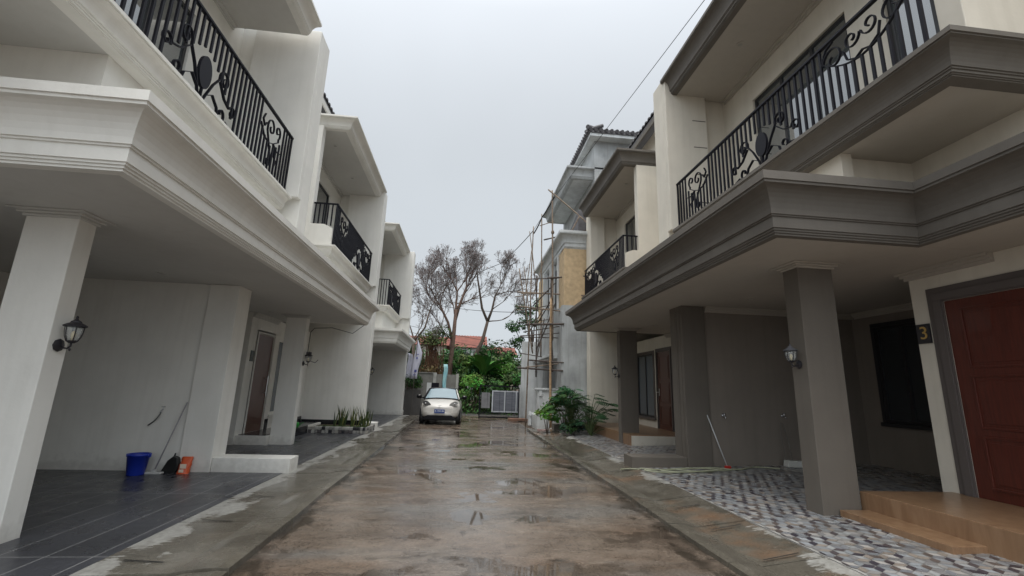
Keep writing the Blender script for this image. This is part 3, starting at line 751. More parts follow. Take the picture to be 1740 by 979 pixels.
hA = H(-1, 'nearest white town house on the left, its square column carrying the first wall lantern', LB, yn=.2, yf=8.84-.06, far=True, can=(3.87, None), yf_ground=4.28,
  col=(4.26, 4.79, 5.09, 5.33), block=4.6, openings=[(3.0, 4.1, .22, 2.9)], porch=(.8, 4.7, 4.75, .22), skirt=None,
  bal=(.9, None), eave=(.9, 8.45), uwin=[(4.6, 7.35, 5.2, 7.9, 3)], fill=4.45, parapet=False, lights_g=[(5.6, 6.9), (5.2, 8.0)], lights_u=[(4.2, 5.5), (4.2, 3)])
hB = H(-1, 'second white town house on the left, with the snake plants by its wall', LB, yn=8.78, yf=16.85, far=False, can=(None, 13.95), yf_ground=3.0,
  col=(4.26, 4.79, 12.46, 12.70), block=12.25, openings=[(12.75, 13.75, .22, 2.80), (14.15, 14.75, .62, 2.78)], porch=(12.3, 16.7, 4.8, .22), skirt=None,
  bal=(11.63, None), eave=(11.75, 16.83), uwin=[(13.3, 15.6, 5.2, 8.1, 2)], fill=12.2, parapet=True, lights_g=[(5.0, 10.4), (5.0, 12.0)], lights_u=[(4.3, 13.0), (4.3, 15.2)], flip=True)
hC = H(-1, 'third and farthest white town house on the left, beside the parked car', LB, fx=3.13, lw=3.10, ret=True, yn=16.85, yf=25.0, far=True, can=(19.85, 24.9), yf_ground=3.0,
  col=(4.26, 4.79, 21.2, 21.45), block=20.6, openings=[(18.9, 19.8, .22, 2.9)], porch=(17.6, 20.4, 4.8, .22), skirt=None,
  bal=(20.6, None), eave=(20.3, 24.98), uwin=[(21.8, 23.8, 5.2, 8.0, 2)], fill=21, parapet=False, lights_g=[], lights_u=[(4.3, 22)])
hD = H(1, 'nearest taupe and cream town house on the right, number 3 with the red door', RB, yn=.3, yf=9.30, far=True, can=(4.71, None), yf_ground=4.68,
  jog=(5.5, -1.0), col=(4.68, 5.22, 5.75, 6.05), block=5.95, openings=[(4.2, 5.5, .42, 2.98)], porch=(1.0, 5.82, 5.28, .42), step=(4.37, 5.73, 4.89, 5.4, .21),
  bal=(3.22, None), eave=(3.0, 9.25), uwin=[(5.75, 8.2, 5.3, 8.0, 3), (3.9, 5.1, 5.3, 8.0, 2)], fill=5.0, parapet=False, lights_g=[(6.6, 7.4), (5.6, 8.2)], lights_u=[(5.3, 7.4), (5.3, 4.6)])
hE = H(1, 'second taupe and cream town house on the right, leafy shrubs beside its porch', RB, fx=4.9, yn=9.30, yf=17.3, far=False, can=(None, 14.35), yf_ground=4.0,
  col=(4.68, 5.22, 13.24, 13.5), block=12.6, openings=[(14.05, 15.05, .42, 2.95), (15.4, 16.85, .75, 2.95)], porch=(12.65, 17.2, 4.72, .42), step=None,
  bal=(12.3, None), eave=(12.4, 17.25), uwin=[(14.3, 16.3, 5.3, 8.1, 2)], fill=12.8, parapet=True, lights_g=[(6.0, 11.2), (5.4, 12.3)], lights_u=[(5.3, 14.0), (5.3, 16.0)], flip=True)
# doors, door-side windows and number plates
panel_door(hD, 1, 6.68, 4.2, 5.5, .42, 2.98, REDW, TAUF, .21, 4.3)
panel_door(hE, 1, 6.68, 14.05, 15.05, .42, 2.95, BROWNW, TAUF, .13, 14.95)
g = MB(); g.box(4.75, 6.6, 12.63, 12.648, .1, .40); wobj('riser', g, CREAM, hE)
window(hE, 1, 6.68, 15.4, 16.85, .75, 2.95, 2, BLACKF, GLASS2, casing=TAUF, cw=.1)
panel_door(hB, -1, 5.60, 12.75, 13.75, .22, 2.80, BROWNW, WHITE, .11, 13.6, panels=False, bar=True)
window(hB, -1, 5.60, 14.15, 14.75, .62, 2.78, 1, WHITE, GLASS2, casing=WHITE, cw=.06)
panel_door(hA, -1, 5.60, 3.0, 4.1, .22, 2.9, BROWNW, WHITE, .11, 3.9, panels=False, bar=True)
panel_door(hC, -1, 5.60, 18.9, 19.8, .22, 2.9, BROWNW, WHITE, .11, 19.7, panels=False, bar=True)
window(hD, 1, 8.80, 7.6, 8.75, 1.15, 3.12, 2, BLACKF, GLASS, casing=BLACKF, cw=.08)
g = MB(); g.box(5.60, 5.535, 12.42, 12.60, 2.05, 2.33)
pl = wobj('number_plate', g, mat('dark_grey_plate', (.03, .035, .03), .4), hB, sx=-1)
g = MB(); g.box(6.62, 6.648, 5.735, 5.925, 2.42, 2.70)
pl = wobj('number_plate', g, mat('black_plate', (.015, .013, .018), .35), hD, bevel=.003)
BRASS = mat('brass_numeral', (.55, .36, .12), .4, metal=.6)
tx = text_obj('3', .26, BRASS, pl, (0, 0, 0), (0, 0, 0), 'numeral')
tx.matrix_parent_inverse = Matrix.Identity(4); tx.location = (6.616, 5.82, 2.56); tx.rotation_euler = (R(90), 0, R(-90))
# black granite kerb and skirting along the second left porch
g = MB(); g.box(5.52, 5.549, 14.9, 16.84, .225, .40); wobj('skirting', g, GRANITE, hB, sx=-1)
g = MB(); g.box(3.5, 5.5, 16.80, 16.845, .0, .30); wobj('skirting', g, GRANITE, hB, sx=-1)
g = MB(); g.box(4.78, 4.85, 13.1, 15.3, -.0, .235); g.box(5.535, 5.549, 13.9, 14.1, .225, .5); wobj('porch_edge', g, GRANITE, hB, sx=-1)
g = MB(); g.box(4.86, 5.5, 12.35, 16.7, .222, .236); wobj('porch_floor', g, GRANITE, hB, sx=-1)

# ================================================================== WALL LANTERNS
LIRON = mat('lantern_cast_iron', (.02, .018, .022), .45)
LTOP = mat('lantern_grey_top', (.10, .10, .11), .5)
def lantern(label, loc, rz, pale=False):
    t = thing('wall_lantern', label, 'wall lamp', loc, rz, 'carriage lanterns on the house columns')
    t.scale = (.8, .8, .8) if pale else (.88, .88, .88)
    g = MB(); g.lathe([(.075, 0), (.078, .015), (.05, .03), (.02, .04)], (0, 0, 0), 8, 'x'); obj('back_plate', g, LIRON, t, smooth=False)
    g = MB(); g.tube([(.03, 0, 0), (.07, 0, -.03), (.11, 0, -.035), (.14, 0, -.005), (.14, 0, .03)], .011, 8); g.lathe([(.006, -.065), (.014, -.045), (.006, -.03)], (.14, 0, .0), 8)
    obj('arm', g, LIRON, t, smooth=True)
    c = .14
    g = MB(); g.lathe([(.028, .03), (.055, .05), (.058, .06)], (c, 0, 0), 12)
    for k in range(6):
        a = math.pi/3*k+.3
        g.tube([(c+r*math.cos(a), r*math.sin(a), z) for r, z in ((.055, .055), (.078, .11), (.090, .17), (.094, .225))], .006, 5)
    g.lathe([(.096, .222), (.112, .226), (.112, .232), (.09, .236)], (c, 0, 0), 12); obj('cage', g, LIRON, t)
    g = MB(); g.lathe([(.118, .234), (.112, .244), (.085, .262), (.055, .275), (.05, .292), (.022, .31), (.012, .325), (.016, .338), (.005, .36)], (c, 0, 0), 12)
    obj('lamp_top', g, LTOP if pale else LIRON, t)
    g = MB(); g.lathe([(.050, .058), (.072, .11), (.084, .17), (.088, .222)], (c, 0, 0), 18); obj('glass_shade', g, mat('lantern_glass', (.75, .78, .76), .08, alpha=.35, trans=.3), t, smooth=True)
    g = MB(); g.lathe([(.012, .06), (.016, .10), (.024, .13), (.018, .165), (.004, .178)], (c, 0, 0), 10); obj('bulb', g, mat('clear_bulb', (.75, .62, .36), .2), t, smooth=True)
    return t
lantern('black carriage lantern on the nearest white column at the far left', (-4.258, 5.21, 1.88), 0)
lantern('small black lantern on the second white column, under the hanging cable', (-4.258, 12.58, 2.05), 0)
lantern('tiny black lantern on the farthest white column, just left of the parked car', (-4.258, 21.3, 2.0), 0)
lantern('pale topped carriage lantern on the nearest taupe column at the right', (4.678, 5.90, 2.05), math.pi, True)
lantern('small dark lantern on the thin taupe column behind the leafy shrubs', (4.678, 13.37, 2.05), math.pi)
# cable hanging to the second lantern
g = MB(); g.tube([(-3.05, 13.9, 3.32), (-3.35, 13.75, 3.02), (-3.8, 13.2, 3.10), (-4.15, 12.8, 3.02), (-4.22, 12.74, 2.9), (-4.22, 12.72, 2.3)], .010, 6)
tag(obj('hanging_cable', g, mat('black_cable', (.015, .015, .015), .5)), 'thin black cable drooping from the canopy end to the second left lantern', 'cable')
g = MB(); g.tube([(-4.15, 12.71, 2.28), (-4.12, 12.72, 2.12), (-4.0, 12.73, 2.08), (-3.93, 12.73, 2.16)], .010, 6); g.box(-4.25, -4.12, 12.705, 12.74, 2.2, 2.36)
tag(obj('cable_box', g, LTOP), 'small grey junction box and hook beside the second left lantern', 'cable box')

# ================================================================== THINGS IN THE LEFT GARAGE
BLUE = mat('blue_plastic', (.012, .035, .36), .35)
t = thing('bucket', 'blue plastic bucket on the charcoal tiles against the white garage wall', 'bucket', (-5.27, 8.45, 0))
g = MB(); g.lathe([(.115, .0), (.12, .01), (.155, .30), (.168, .302), (.168, .33), (.158, .332), (.150, .30), (.112, .02), (.0, .018)], seg=28); obj('pail', g, BLUE, t, smooth=True)
g = MB(); g.tube([(.165*math.cos(a), .165*math.sin(a)*.95-.03, .315-.07*math.sin(a)) for a in [math.pi*k/14 for k in range(15)]][::1], .005, 6); obj('handle', g, STEEL, t)
for p in [(.17, 0), (-.17, 0)]:
    g = MB(); g.box(p[0]-.012, p[0]+.012, -.02, .02, .28, .33); obj('handle_lug', g, BLUE, t)
t = thing('mop', 'long handled mop with a white flat head leaning on the white garage wall', 'mop', (-5.05, 8.55, 0))
g = MB(); g.tube([(.0, 0, .04), (.22, .19, 1.16)], .011, 8); obj('pole', g, mat('grey_metal_pole', (.30, .29, .30), .4), t, smooth=True)
g = MB(); g.box(-.14, .13, -.05, .05, .0, .03); g.box(-.03, .03, -.03, .03, .03, .07); obj('mop_head', g, mat('off_white_plastic', (.55, .55, .53), .5), t, bevel=.008)
t = thing('dustpan', 'black dustpan standing between the mop and the orange refill bag', 'dustpan', (-4.87, 8.68, 0))
g = MB(); g.prism([(-.14, 0), (.10, 0), (.13, .12), (.10, .24), (.03, .27), (-.05, .2)], 'y', -.05, .05); obj('pan', g, mat('black_plastic', (.012, .012, .012), .4), t, bevel=.01)
g = MB(); g.tube([(.02, 0, .24), (.0, .06, .30)], .014, 8); obj('grip', g, MATS['black_plastic'], t)
ORANGE = mat('orange_plastic_pouch', (.62, .10, .03), .4)
t = thing('refill_bag', 'orange and white cleaning refill bag standing by the white pilaster', 'bag', (-4.63, 8.62, 0), .15); t.scale = (.82, .9, .9)
g = MB(); n = 8; vs = []
for i in range(n+1):
    z = .30*i/n; th = .045*math.sin(math.pi*min(1, (1-i/n)*1.3)*.5+.05)*(1-.8*i/n)+.004; wv = .10+.006*math.sin(i*2)
    sh = .045*i/n
    for (a, b) in ((-1, -1), (-.5, -1.5), (0, -1.7), (.5, -1.5), (1, -1), (1, 1), (0, 1.6), (-1, 1)): vs.append((a*wv+sh, b*th, z))
g.add(vs, [(i*8+k, i*8+(k+1) % 8, (i+1)*8+(k+1) % 8, (i+1)*8+k) for i in range(n) for k in range(8)]+[tuple(range(8)), tuple(range(n*8, n*8+8))])
obj('pouch', g, ORANGE, t, smooth=True)
g = MB(); g.box(-.045, .07, -.082, -.076, .10, .18); g.box(-.05, .035, -.088, -.082, .03, .085); obj('printed_label', g, mat('cream_print', (.75, .62, .5), .4), t, bevel=.01)
CH = mat('chrome_tap', (.55, .56, .58), .25, metal=.9)
def tap(label, loc, hose=False):
    t = thing('wall_tap', label, 'tap', loc, 0, 'garden taps on the garage walls')
    g = MB(); g.lathe([(.028, 0), (.028, -.01)], seg=12, axis='y'); g.tube([(0, 0, 0), (0, -.07, 0), (0, -.10, -.02), (0, -.105, -.06)], .012, 8); obj('spout', g, CH, t, smooth=True)
    g = MB(); g.tube([(0, -.05, .0), (0, -.05, .045)], .008, 6); g.box(-.035, .035, -.058, -.042, .04, .052); obj('tap_handle', g, CH, t)
    return t
tap('small tap with a short dark hose on the left garage wall above the blue bucket', (-5.25, 8.865, 1.02))
g = MB(); g.tube([(-5.25, 8.76, .96), (-5.27, 8.75, .9), (-5.34, 8.77, .82), (-5.43, 8.78, .75)], .011, 7)
tag(obj('short_hose', g, mat('grey_hose', (.10, .10, .10), .5)), 'short grey hose hanging from the tap above the blue bucket', 'hose')
tap('small tap on the taupe garage wall beside the white stick', (5.50, 9.29, 1.17))
tap('small tap on the taupe garage wall above the long handled dustpan', (6.85, 9.29, 1.20))
# right garage
t = thing('floor_squeegee', 'white stick squeegee with a red head leaning on the taupe garage wall', 'squeegee', (5.38, 9.05, .155))
g = MB(); g.tube([(0, 0, .03), (-.25, .2, 1.02)], .011, 8); obj('pole', g, mat('pale_pole', (.60, .62, .62), .4), t, smooth=True)
g = MB(); g.box(-.05, .07, -.03, .03, 0, .05); obj('head', g, mat('red_plastic', (.5, .03, .02), .4), t, bevel=.01)
t = thing('long_dustpan', 'white dustpan with an upright wire handle by the taupe garage wall', 'dustpan', (6.85, 9.08, .195))
g = MB(); g.prism([(-.17, 0), (.17, 0), (.16, .13), (-.15, .13)], 'y', -.06, .1); obj('pan', g, mat('white_plastic', (.60, .60, .56), .4), t, bevel=.01)
g = MB(); g.tube([(-.10, .08, .10), (-.13, .13, .55), (-.10, .15, .86), (-.05, .15, .86), (.02, .13, .5), (.04, .08, .10)], .006, 6); obj('handle', g, mat('thin_dark_wire', (.12, .11, .10), .5), t)
random.seed(5)
g = MB(); P = []
for k in range(90):
    u = k/89; x = 3.18+3.2*u; y = 8.95-.1*u+.20*math.sin(u*8+.8)*(1-.3*u)+.07*math.sin(u*23); P.append((x, y, max(.07+.04*(x-3.1)*2.5*0+(.02 if x < 3.6 else 0), rise(x))+.016+(0 if x > 3.6 else -.02)))
g.tube(P, .014, 7); P = []
for k in range(60):
    u = k/59; a = 2*math.pi*u*1.7; x = 4.2+.8*math.cos(a)+.5*u; y = 8.78+.16*math.sin(a); P.append((x, y, rise(x)+.022+.02*math.sin(a*1.5)**2))
g.tube(P, .014, 7)
tag(obj('garden_hose', g, mat('pale_green_hose', (.28, .29, .20), .45)), 'pale garden hose lying in loose loops on the mosaic tiles by the low wall', 'hose')

# ================================================================== PLANTS
def leaf(g, p, d, ln, wd, bend=.4, seg=4, col=(.05, .12, .03), up=Vector((0, 0, 1)), fold=.15):
    """one curved blade"""
    g.cur = col; p = Vector(p); d = Vector(d).normalized(); side = d.cross(up)
    side = side.normalized() if side.length > 1e-4 else Vector((1, 0, 0))
    pts = []; cd = d.copy()
    for i in range(seg+1):
        t = i/seg; wv = wd*math.sin(math.pi*min(.98, (.12+.88*t)))**.8*(1 if i < seg else .1)
        nrm_ = side.cross(cd).normalized()
        pts.append((p-side*wv+nrm_*wv*fold, p, p+side*wv+nrm_*wv*fold)); cd = (cd-up*bend/seg).normalized(); p = p+cd*ln/seg
    vs = [q for a in pts for q in a]
    g.add(vs, [(3*i+k, 3*i+k+1, 3*i+k+4, 3*i+k+3) for i in range(seg) for k in (0, 1)])
def gcol(base, v=.35): f = 1.3*random.uniform(1-v, 1+v); return (base[0]*f*random.uniform(.8, 1.25), base[1]*f, base[2]*f*random.uniform(.7, 1.2))
def rdir(zmin=-1, zmax=1):
    z = random.uniform(zmin, zmax); a = random.uniform(0, 2*math.pi); r = math.sqrt(max(0, 1-z*z)); return Vector((r*math.cos(a), r*math.sin(a), z))
def leafball(g, c, rad, n, size, base, zmin=-.5, squash=(1, 1, .8), jit=.35):
    c = Vector(c)
    for _ in range(n):
        d = rdir(zmin); rr = random.random()**.45; p = c+Vector((d.x*rad*squash[0], d.y*rad*squash[1], d.z*rad*squash[2]))*rr
        o = (d+rdir()*.9+Vector((0, 0, .3))).normalized(); u = o.orthogonal().normalized(); v = o.cross(u); a = random.uniform(0, 6.28)
        u, v = u*math.cos(a)+v*math.sin(a), v*math.cos(a)-u*math.sin(a); sz = size*random.uniform(.6, 1.4)
        g.cur = gcol(base); g.face([p-v*sz*.42, p+u*sz, p+v*sz*.42, p-u*sz])
def dome(label, cat, c, rad, base, n=900, size=.14, h=None, name='bush', group=None, clumps=9, seed=0, sq=(1, 1, .9)):
    random.seed(seed); t = thing(name, label, cat, c, 0, group); g = MB(); h = h or rad*1.6
    for k in range(clumps):
        d = rdir(-.1); q = Vector((d.x*rad*.62*sq[0], d.y*rad*.62*sq[1], h*.45+d.z*h*.36)); b = tuple(x*random.uniform(.6, 1.35) for x in base)
        leafball(g, q, rad*random.uniform(.38, .58), n//clumps, size, b, zmin=-.7)
    obj('foliage', g, LEAF, t)
    g = MB()
    for k in range(7):
        d = rdir(.3); g.tube([(0, 0, -.1), (d.x*rad*.3, d.y*rad*.3, h*.3), (d.x*rad*.6, d.y*rad*.6, h*.6)], [.03*rad, .02*rad, .008*rad], 5)
    obj('stem', g, BARK, t); return t

# stone planter with snake plants
random.seed(21)
t = thing('stone_planter', 'low black and white stone planter by the second left house', 'planter', (-3.75, 15.9, 0))
g = MB(); wob = lambda v: v+random.uniform(-.02, .02)
cols = [(.45, .44, .41), (.30, .29, .27), (.025, .025, .03), (.10, .09, .09), (.38, .36, .32)]
x = -1.15
while x < .78:
    wv = random.uniform(.07, .13)
    for lv in range(2):
        g.cur = random.choice(cols); g.box(x+.004, x+wv-.004, -.52+random.uniform(-.015, .01), -.36, .0+.10*lv, .096+.10*lv)
    x += wv
y = -.5
while y < .75:
    wv = random.uniform(.07, .13)
    for lv in range(2):
        g.cur = random.choice(cols); g.box(.70, .78+random.uniform(-.01, .015), y+.004, y+wv-.004, .10*lv, .096+.10*lv)
    y += wv
obj('stone_edge', g, attr_mat('rough_stone', .8, .5), t, bevel=.012)
g = MB(); g.box(-1.1, .70, -.40, .85, .02, .15); obj('soil', g, SOIL, t)
for i in range(26):
    random.seed(100+i); px, py = random.uniform(-4.15, -3.1), random.uniform(15.7, 16.6)
    t = thing('snake_plant', 'upright dark green snake plant with yellow edged leaves in the stone planter', 'plant', (px, py, .15), 0, 'snake plants in the stone planter')
    g = MB()
    for k in range(random.randint(3, 6)):
        a = random.uniform(0, 6.28); l_ = random.choice((.22, .3, .38, .45, .6, .72))*random.uniform(.85, 1.1)
        leaf(g, (random.uniform(-.03, .03), random.uniform(-.03, .03), 0), (math.cos(a)*.26, math.sin(a)*.26, 1), l_, .017, bend=-.05, seg=5, col=random.choice([(.045, .075, .03), (.09, .12, .035), (.06, .09, .04), (.16, .17, .05)]), up=Vector((0, .3, 1)))
    obj('leaves', g, LEAF, t)
random.seed(33); g = MB()
for i in range(1500):
    px, py = random.uniform(-4.6, -3.05), random.uniform(15.45, 15.95)
    a = random.uniform(0, 6.28); leaf(g, (px, py, .14), (math.cos(a), math.sin(a), random.uniform(.5, 2)), random.uniform(.08, .17), .007, .8, 2, gcol((.035, .07, .018)))
tag(obj('ground_cover', g, LEAF), 'short dark grass edging the stone planter', 'ground cover', kind='stuff')
# green watering thing on the porch behind the column
t = thing('watering_can', 'small bright green watering can on the black granite porch', 'watering can', (-4.9, 14.6, .24))
g = MB(); g.lathe([(.07, 0), (.075, .12), (.05, .14)], seg=14); obj('body', g, mat('green_plastic', (.03, .35, .05), .4), t, smooth=True)
g = MB(); g.tube([(.06, 0, .03), (.16, 0, .12), (.2, 0, .13)], .012, 6); obj('spout', g, MATS['green_plastic'], t)
g = MB(); g.tube([(-.05, 0, .13), (-.12, 0, .12), (-.07, 0, .03)], .008, 6); obj('handle', g, MATS['green_plastic'], t)

# shrubs beside the right porch: a philodendron with big fingered leaves and leafy bushes
def fingered_leaf(g, p, d, size, col):
    g.cur = col; d = Vector(d).normalized(); p = Vector(p); side = d.cross(Vector((0, 0, 1)))
    side = side.normalized() if side.length > .01 else Vector((1, 0, 0))
    n = 7
    for k in range(n):
        f = (k+.5)/n; base = p+d*size*f-Vector((0, 0, size*.35*f*f)); l_ = size*.75*math.sin(math.pi*(.18+.72*f))
        for sg in (-1, 1):
            tip = base+side*sg*l_*.8+d*l_*.5-Vector((0, 0, l_*.35)); w_ = d*size*.055
            g.face([base-w_, base+w_, tip+w_*.7, tip-w_*.7])
    g.face([p-side*size*.02, p+side*size*.02, p+d*size*1.0-Vector((0, 0, size*.35))])
def philodendron(label, loc, n, hgt, rad, size, base, seed):
    random.seed(seed); t = thing('philodendron', label, 'plant', loc); g = MB(); st = MB()
    for k in range(n):
        a = random.uniform(0, 6.28); e = random.uniform(.15, 1); r = rad*e; z = hgt*(1.15-.65*e)*random.uniform(.75, 1.1)
        tip = Vector((math.cos(a)*r, math.sin(a)*r, z)); st.tube([(0, 0, 0), tip*.5+Vector((0, 0, z*.22)), tip], [.014, .011, .007], 5)
        fingered_leaf(g, tip, (math.cos(a), math.sin(a), .15), size*random.uniform(.7, 1.2), gcol(base, .3))
    obj('leaves', g, LEAF, t); obj('stalks', st, mat('green_stalk', (.06, .09, .03), .6), t); return t
philodendron('tall dark philodendron with fingered leaves beside the orange porch step', (4.6, 16.3, .1), 24, 1.5, .95, .46, (.022, .060, .022), 4)
philodendron('low dark philodendron spreading at the foot of the porch step', (4.35, 15.35, .1), 20, .65, .65, .32, (.020, .055, .022), 9)
philodendron('broad philodendron with long fingered leaves in the middle of the right hand planting', (3.95, 16.4, .1), 46, 1.45, .78, .38, (.030, .080, .028), 15)
dome('dense small leaved green shrub at the back of the right hand planting', 'shrub', (3.75, 16.7, .1), .62, (.035, .085, .03), 1500, .055, 1.75, 'shrub', None, 12, 12)
dome('low bright green shrub at the road edge of the right hand planting', 'shrub', (3.15, 16.9, .05), .5, (.07, .17, .035), 700, .065, 1.1, 'shrub', None, 9, 13)
dome('small dark creeping shrub in front of the right hand planting', 'shrub', (3.75, 15.6, .08), .5, (.018, .04, .018), 600, .06, .5, 'shrub', None, 9, 14)
t = thing('rubbish_pile', 'pinkish heap of rubble and scraps at the foot of the bamboo scaffold', 'rubble', (3.1, 17.6, 0)); random.seed(8)
for i in range(9):
    g = MB(); a, b, c = (random.uniform(.03, .08) for _ in range(3)); px, py = random.uniform(-.2, .2), random.uniform(-.2, .2); g.box(px-a, px+a, py-b, py+b, .0, c+random.uniform(0, .06)); obj('rubble_lump', g, mat('pink_rubble', (.38, .27, .25), .8, var=.4), t, bevel=.02)

# ================================================================== GREY UNFINISHED HOUSE BEHIND THE SCAFFOLD
t = thing('unfinished_house', 'tall grey rendered house with ochre cladding behind the bamboo scaffold', 'house', (6, 21, 0))
def G(nm, fn, m, parent=None, **k): g = MB(); fn(g); return wobj(nm, g, m, parent or t, **k)
G('lower_wall', lambda g: (g.box(3.9, 9.5, 17.86, 18.15, -.1, 5.0), g.box(3.95, 4.2, 18.16, 19.0, -.1, 5.0), g.box(3.95, 4.2, 22.6, 24.4, -.1, 5.0), g.box(3.95, 4.2, 19.01, 22.59, 3.0, 5.0), g.box(4.21, 9, 24.1, 24.39, -.1, 5)), GREYW)
G('recessed_wall', lambda g: g.box(4.6, 4.8, 19.01, 22.59, -.1, 3.0), WHITE2)
G('ledge', lambda g: (g.box(3.72, 4.25, 19.0, 24.4, 3.0, 3.12), g.box(3.80, 4.25, 19.0, 24.4, 2.9, 2.998)), WHITE2)
G('cladding', lambda g: g.prism([(3.97, 17.88), (5.9, 17.88), (5.9, 18.1), (4.2, 18.1), (4.2, 18.9), (3.97, 18.9)], 'z', 5.0, 7.45), YELLOW)
G('cladding', lambda g: g.box(3.97, 4.2, 22.7, 24.4, 5.0, 7.45), YELLOW)
G('upper_wall', lambda g: (g.box(4.15, 4.4, 18.91, 22.69, 5.0, 7.45), g.box(5.92, 9.5, 17.9, 18.14, 5.0, 9), g.box(5.35, 9.5, 18.0, 18.2, 8.9, 12.75), g.box(5.35, 5.6, 18.21, 24.4, 8.0, 12.75)), GREYW)
for y0, y1 in ((19.3, 20.4), (21.1, 22.2)): window(t, 1, 4.14, y0, y1, 5.3, 7.1, 2, BLACKF, GLASS)
G('pilaster', lambda g: (g.box(3.9, 4.14, 18.92, 19.1, 5.0, 7.45), g.box(3.9, 4.14, 20.65, 20.85, 5.0, 7.45), g.box(3.9, 4.14, 22.5, 22.68, 5.0, 7.45)), WHITE2)
g = MB(); sweep(g, cavetto(.72, .34), [(6.2, 17.93), (4.05, 17.93), (4.05, 24.3), (6.2, 24.3)], 7.46); wobj('lower_cornice', g, WHITE2, t)
G('terrace', lambda g: g.box(4.14, 9.4, 18.02, 24.2, 7.9, 8.1), WHITE2)
g = MB(); sweep(g, cavetto(.5, .26, .1, 2), [(6.2, 18.26), (4.36, 18.26), (4.36, 24.0), (6.2, 24.0)], 10.9, inner=.12); wobj('eaves_crown', g, GREYW, t)
G('eaves_soffit', lambda g: g.box(4.47, 5.34, 18.37, 23.9, 10.92, 11.3), WHITE2)
g = MB(); rr = [(4.95, 17.45, 12.90), (11.5, 17.45, 12.90), (11.5, 24.8, 12.90), (4.95, 24.8, 12.90), (8.2, 20.2, 14.1), (8.2, 22.0, 14.1)]
g.add(rr+[(a, b, 12.80) for a, b, c in rr[:4]], [(0, 1, 4), (1, 2, 5, 4), (2, 3, 5), (3, 0, 4, 5), (0, 6, 7, 1), (1, 7, 8, 2), (2, 8, 9, 3), (3, 9, 6, 0), (6, 9, 8, 7)])
for k in range(27): x0 = 5.02+k*.24; g.tube([(x0, 17.38, 12.90), (x0, 18.2, 13.27)], .085, 7)
for k in range(30): y0 = 17.5+k*.24; g.tube([(4.88, y0, 12.90), (5.6, y0, 13.19)], .085, 7)
g.tube([(4.86, 17.36, 12.98), (8.2, 20.2, 14.2)], .10, 8)
wobj('roof', g, ROOFT, t)
G('fascia_board', lambda g: (g.box(5.02, 9.5, 17.50, 17.54, 12.66, 12.799), g.box(5.02, 5.06, 17.55, 24.4, 12.66, 12.799)), WHITE2)
G('eaves_soffit', lambda g: g.box(5.07, 9.5, 17.55, 24.4, 12.70, 12.76), WHITE2)
G('lean_to_roof', lambda g: g.prism([(18.2, 8.12), (21.5, 8.12), (21.5, 8.5), (18.2, 9.35)], 'x', 4.65, 5.34), ROOFT)
t = thing('gate_pier', 'white boundary wall and pier with a moulded cap behind the thickest bamboo pole', 'gate pier', (3.4, 19.2, 0))
G('pier', lambda g: (g.box(3.1, 3.88, 18.9, 19.15, -.1, 1.5), g.box(3.1, 3.35, 19.16, 21.5, -.1, .5)), WHITE2, t)
G('cap', lambda g: (g.box(2.98, 4.0, 18.82, 19.23, 1.56, 1.63), g.box(3.04, 3.94, 18.86, 19.19, 1.502, 1.558)), WHITE2, t)
G('corbel', lambda g: (g.box(3.16, 3.28, 18.84, 18.898, 1.3, 1.5), g.box(3.66, 3.84, 18.84, 18.898, 1.28, 1.5)), WHITE2, t)
g = MB(); g.lathe([(.09, 0), (.10, .04), (.06, .10), (.09, .22), (.05, .34), (.08, .40), (.10, .46), (.05, .50), (.06, .56), (.01, .62)], (0, 0, 0), 12)
tag(obj('baluster_post', g, WHITE2, smooth=True, loc=(3.02, 20.3, 0)), 'small white turned baluster standing beside the white gate pier', 'baluster')
g = MB(); g.box(3.0, 3.12, 24.2, 24.5, -.1, 1.75); g.box(3.125, 4.4, 24.45, 24.7, -.1, 4.1)
tag(obj('boundary_wall', g, WHITE2), 'tall pale grey boundary wall right of the metal gate', 'wall')

# bamboo scaffold: every pole is a part
t = thing('bamboo_scaffold', 'bamboo pole scaffold lashed in front of the grey unfinished house', 'scaffold', (3.2, 19.5, 0)); random.seed(17)
def pole(a, b, r=.035, m=BAMBOO):
    a, b = Vector(a), Vector(b); n = 14; d = (b-a); sd = Vector((noise.noise(a*3), noise.noise(b*3), 0))*.05; g = MB(); P = []; rr = []
    for i in range(n+1):
        u = i/n; P.append(a+d*u+sd*math.sin(math.pi*u)); rr.append(r*(1.12 if i % 2 else .92)*(1-.2*u))
    g.tube(P, rr, 7); return wobj('pole', g, m, t, smooth=True)
pole((2.84, 20.4, -.02), (2.80, 19.5, 5.2)); pole((2.80, 19.5, 4.9), (2.86, 19.5, 8.95), .03)
pole((3.62, 18.6, -.02), (3.56, 18.6, 5.4), .055, mat('tan_bamboo', (.42, .28, .16), .65, var=.4, vscale=5, stretch=(1, 1, 3))); pole((3.66, 18.66, 3.6), (3.55, 18.6, 10.4), .042)
pole((3.72, 18.9, 2.3), (3.60, 18.85, 6.3), .045, BAMBOOD); pole((3.40, 20, 3.0), (3.32, 20, 9.8), .033); pole((3.18, 21, 3.2), (2.42, 21, 7.3), .033)
pole((3.3, 20.6, 2.1), (3.22, 20.6, 6.9), .035, BAMBOOD)
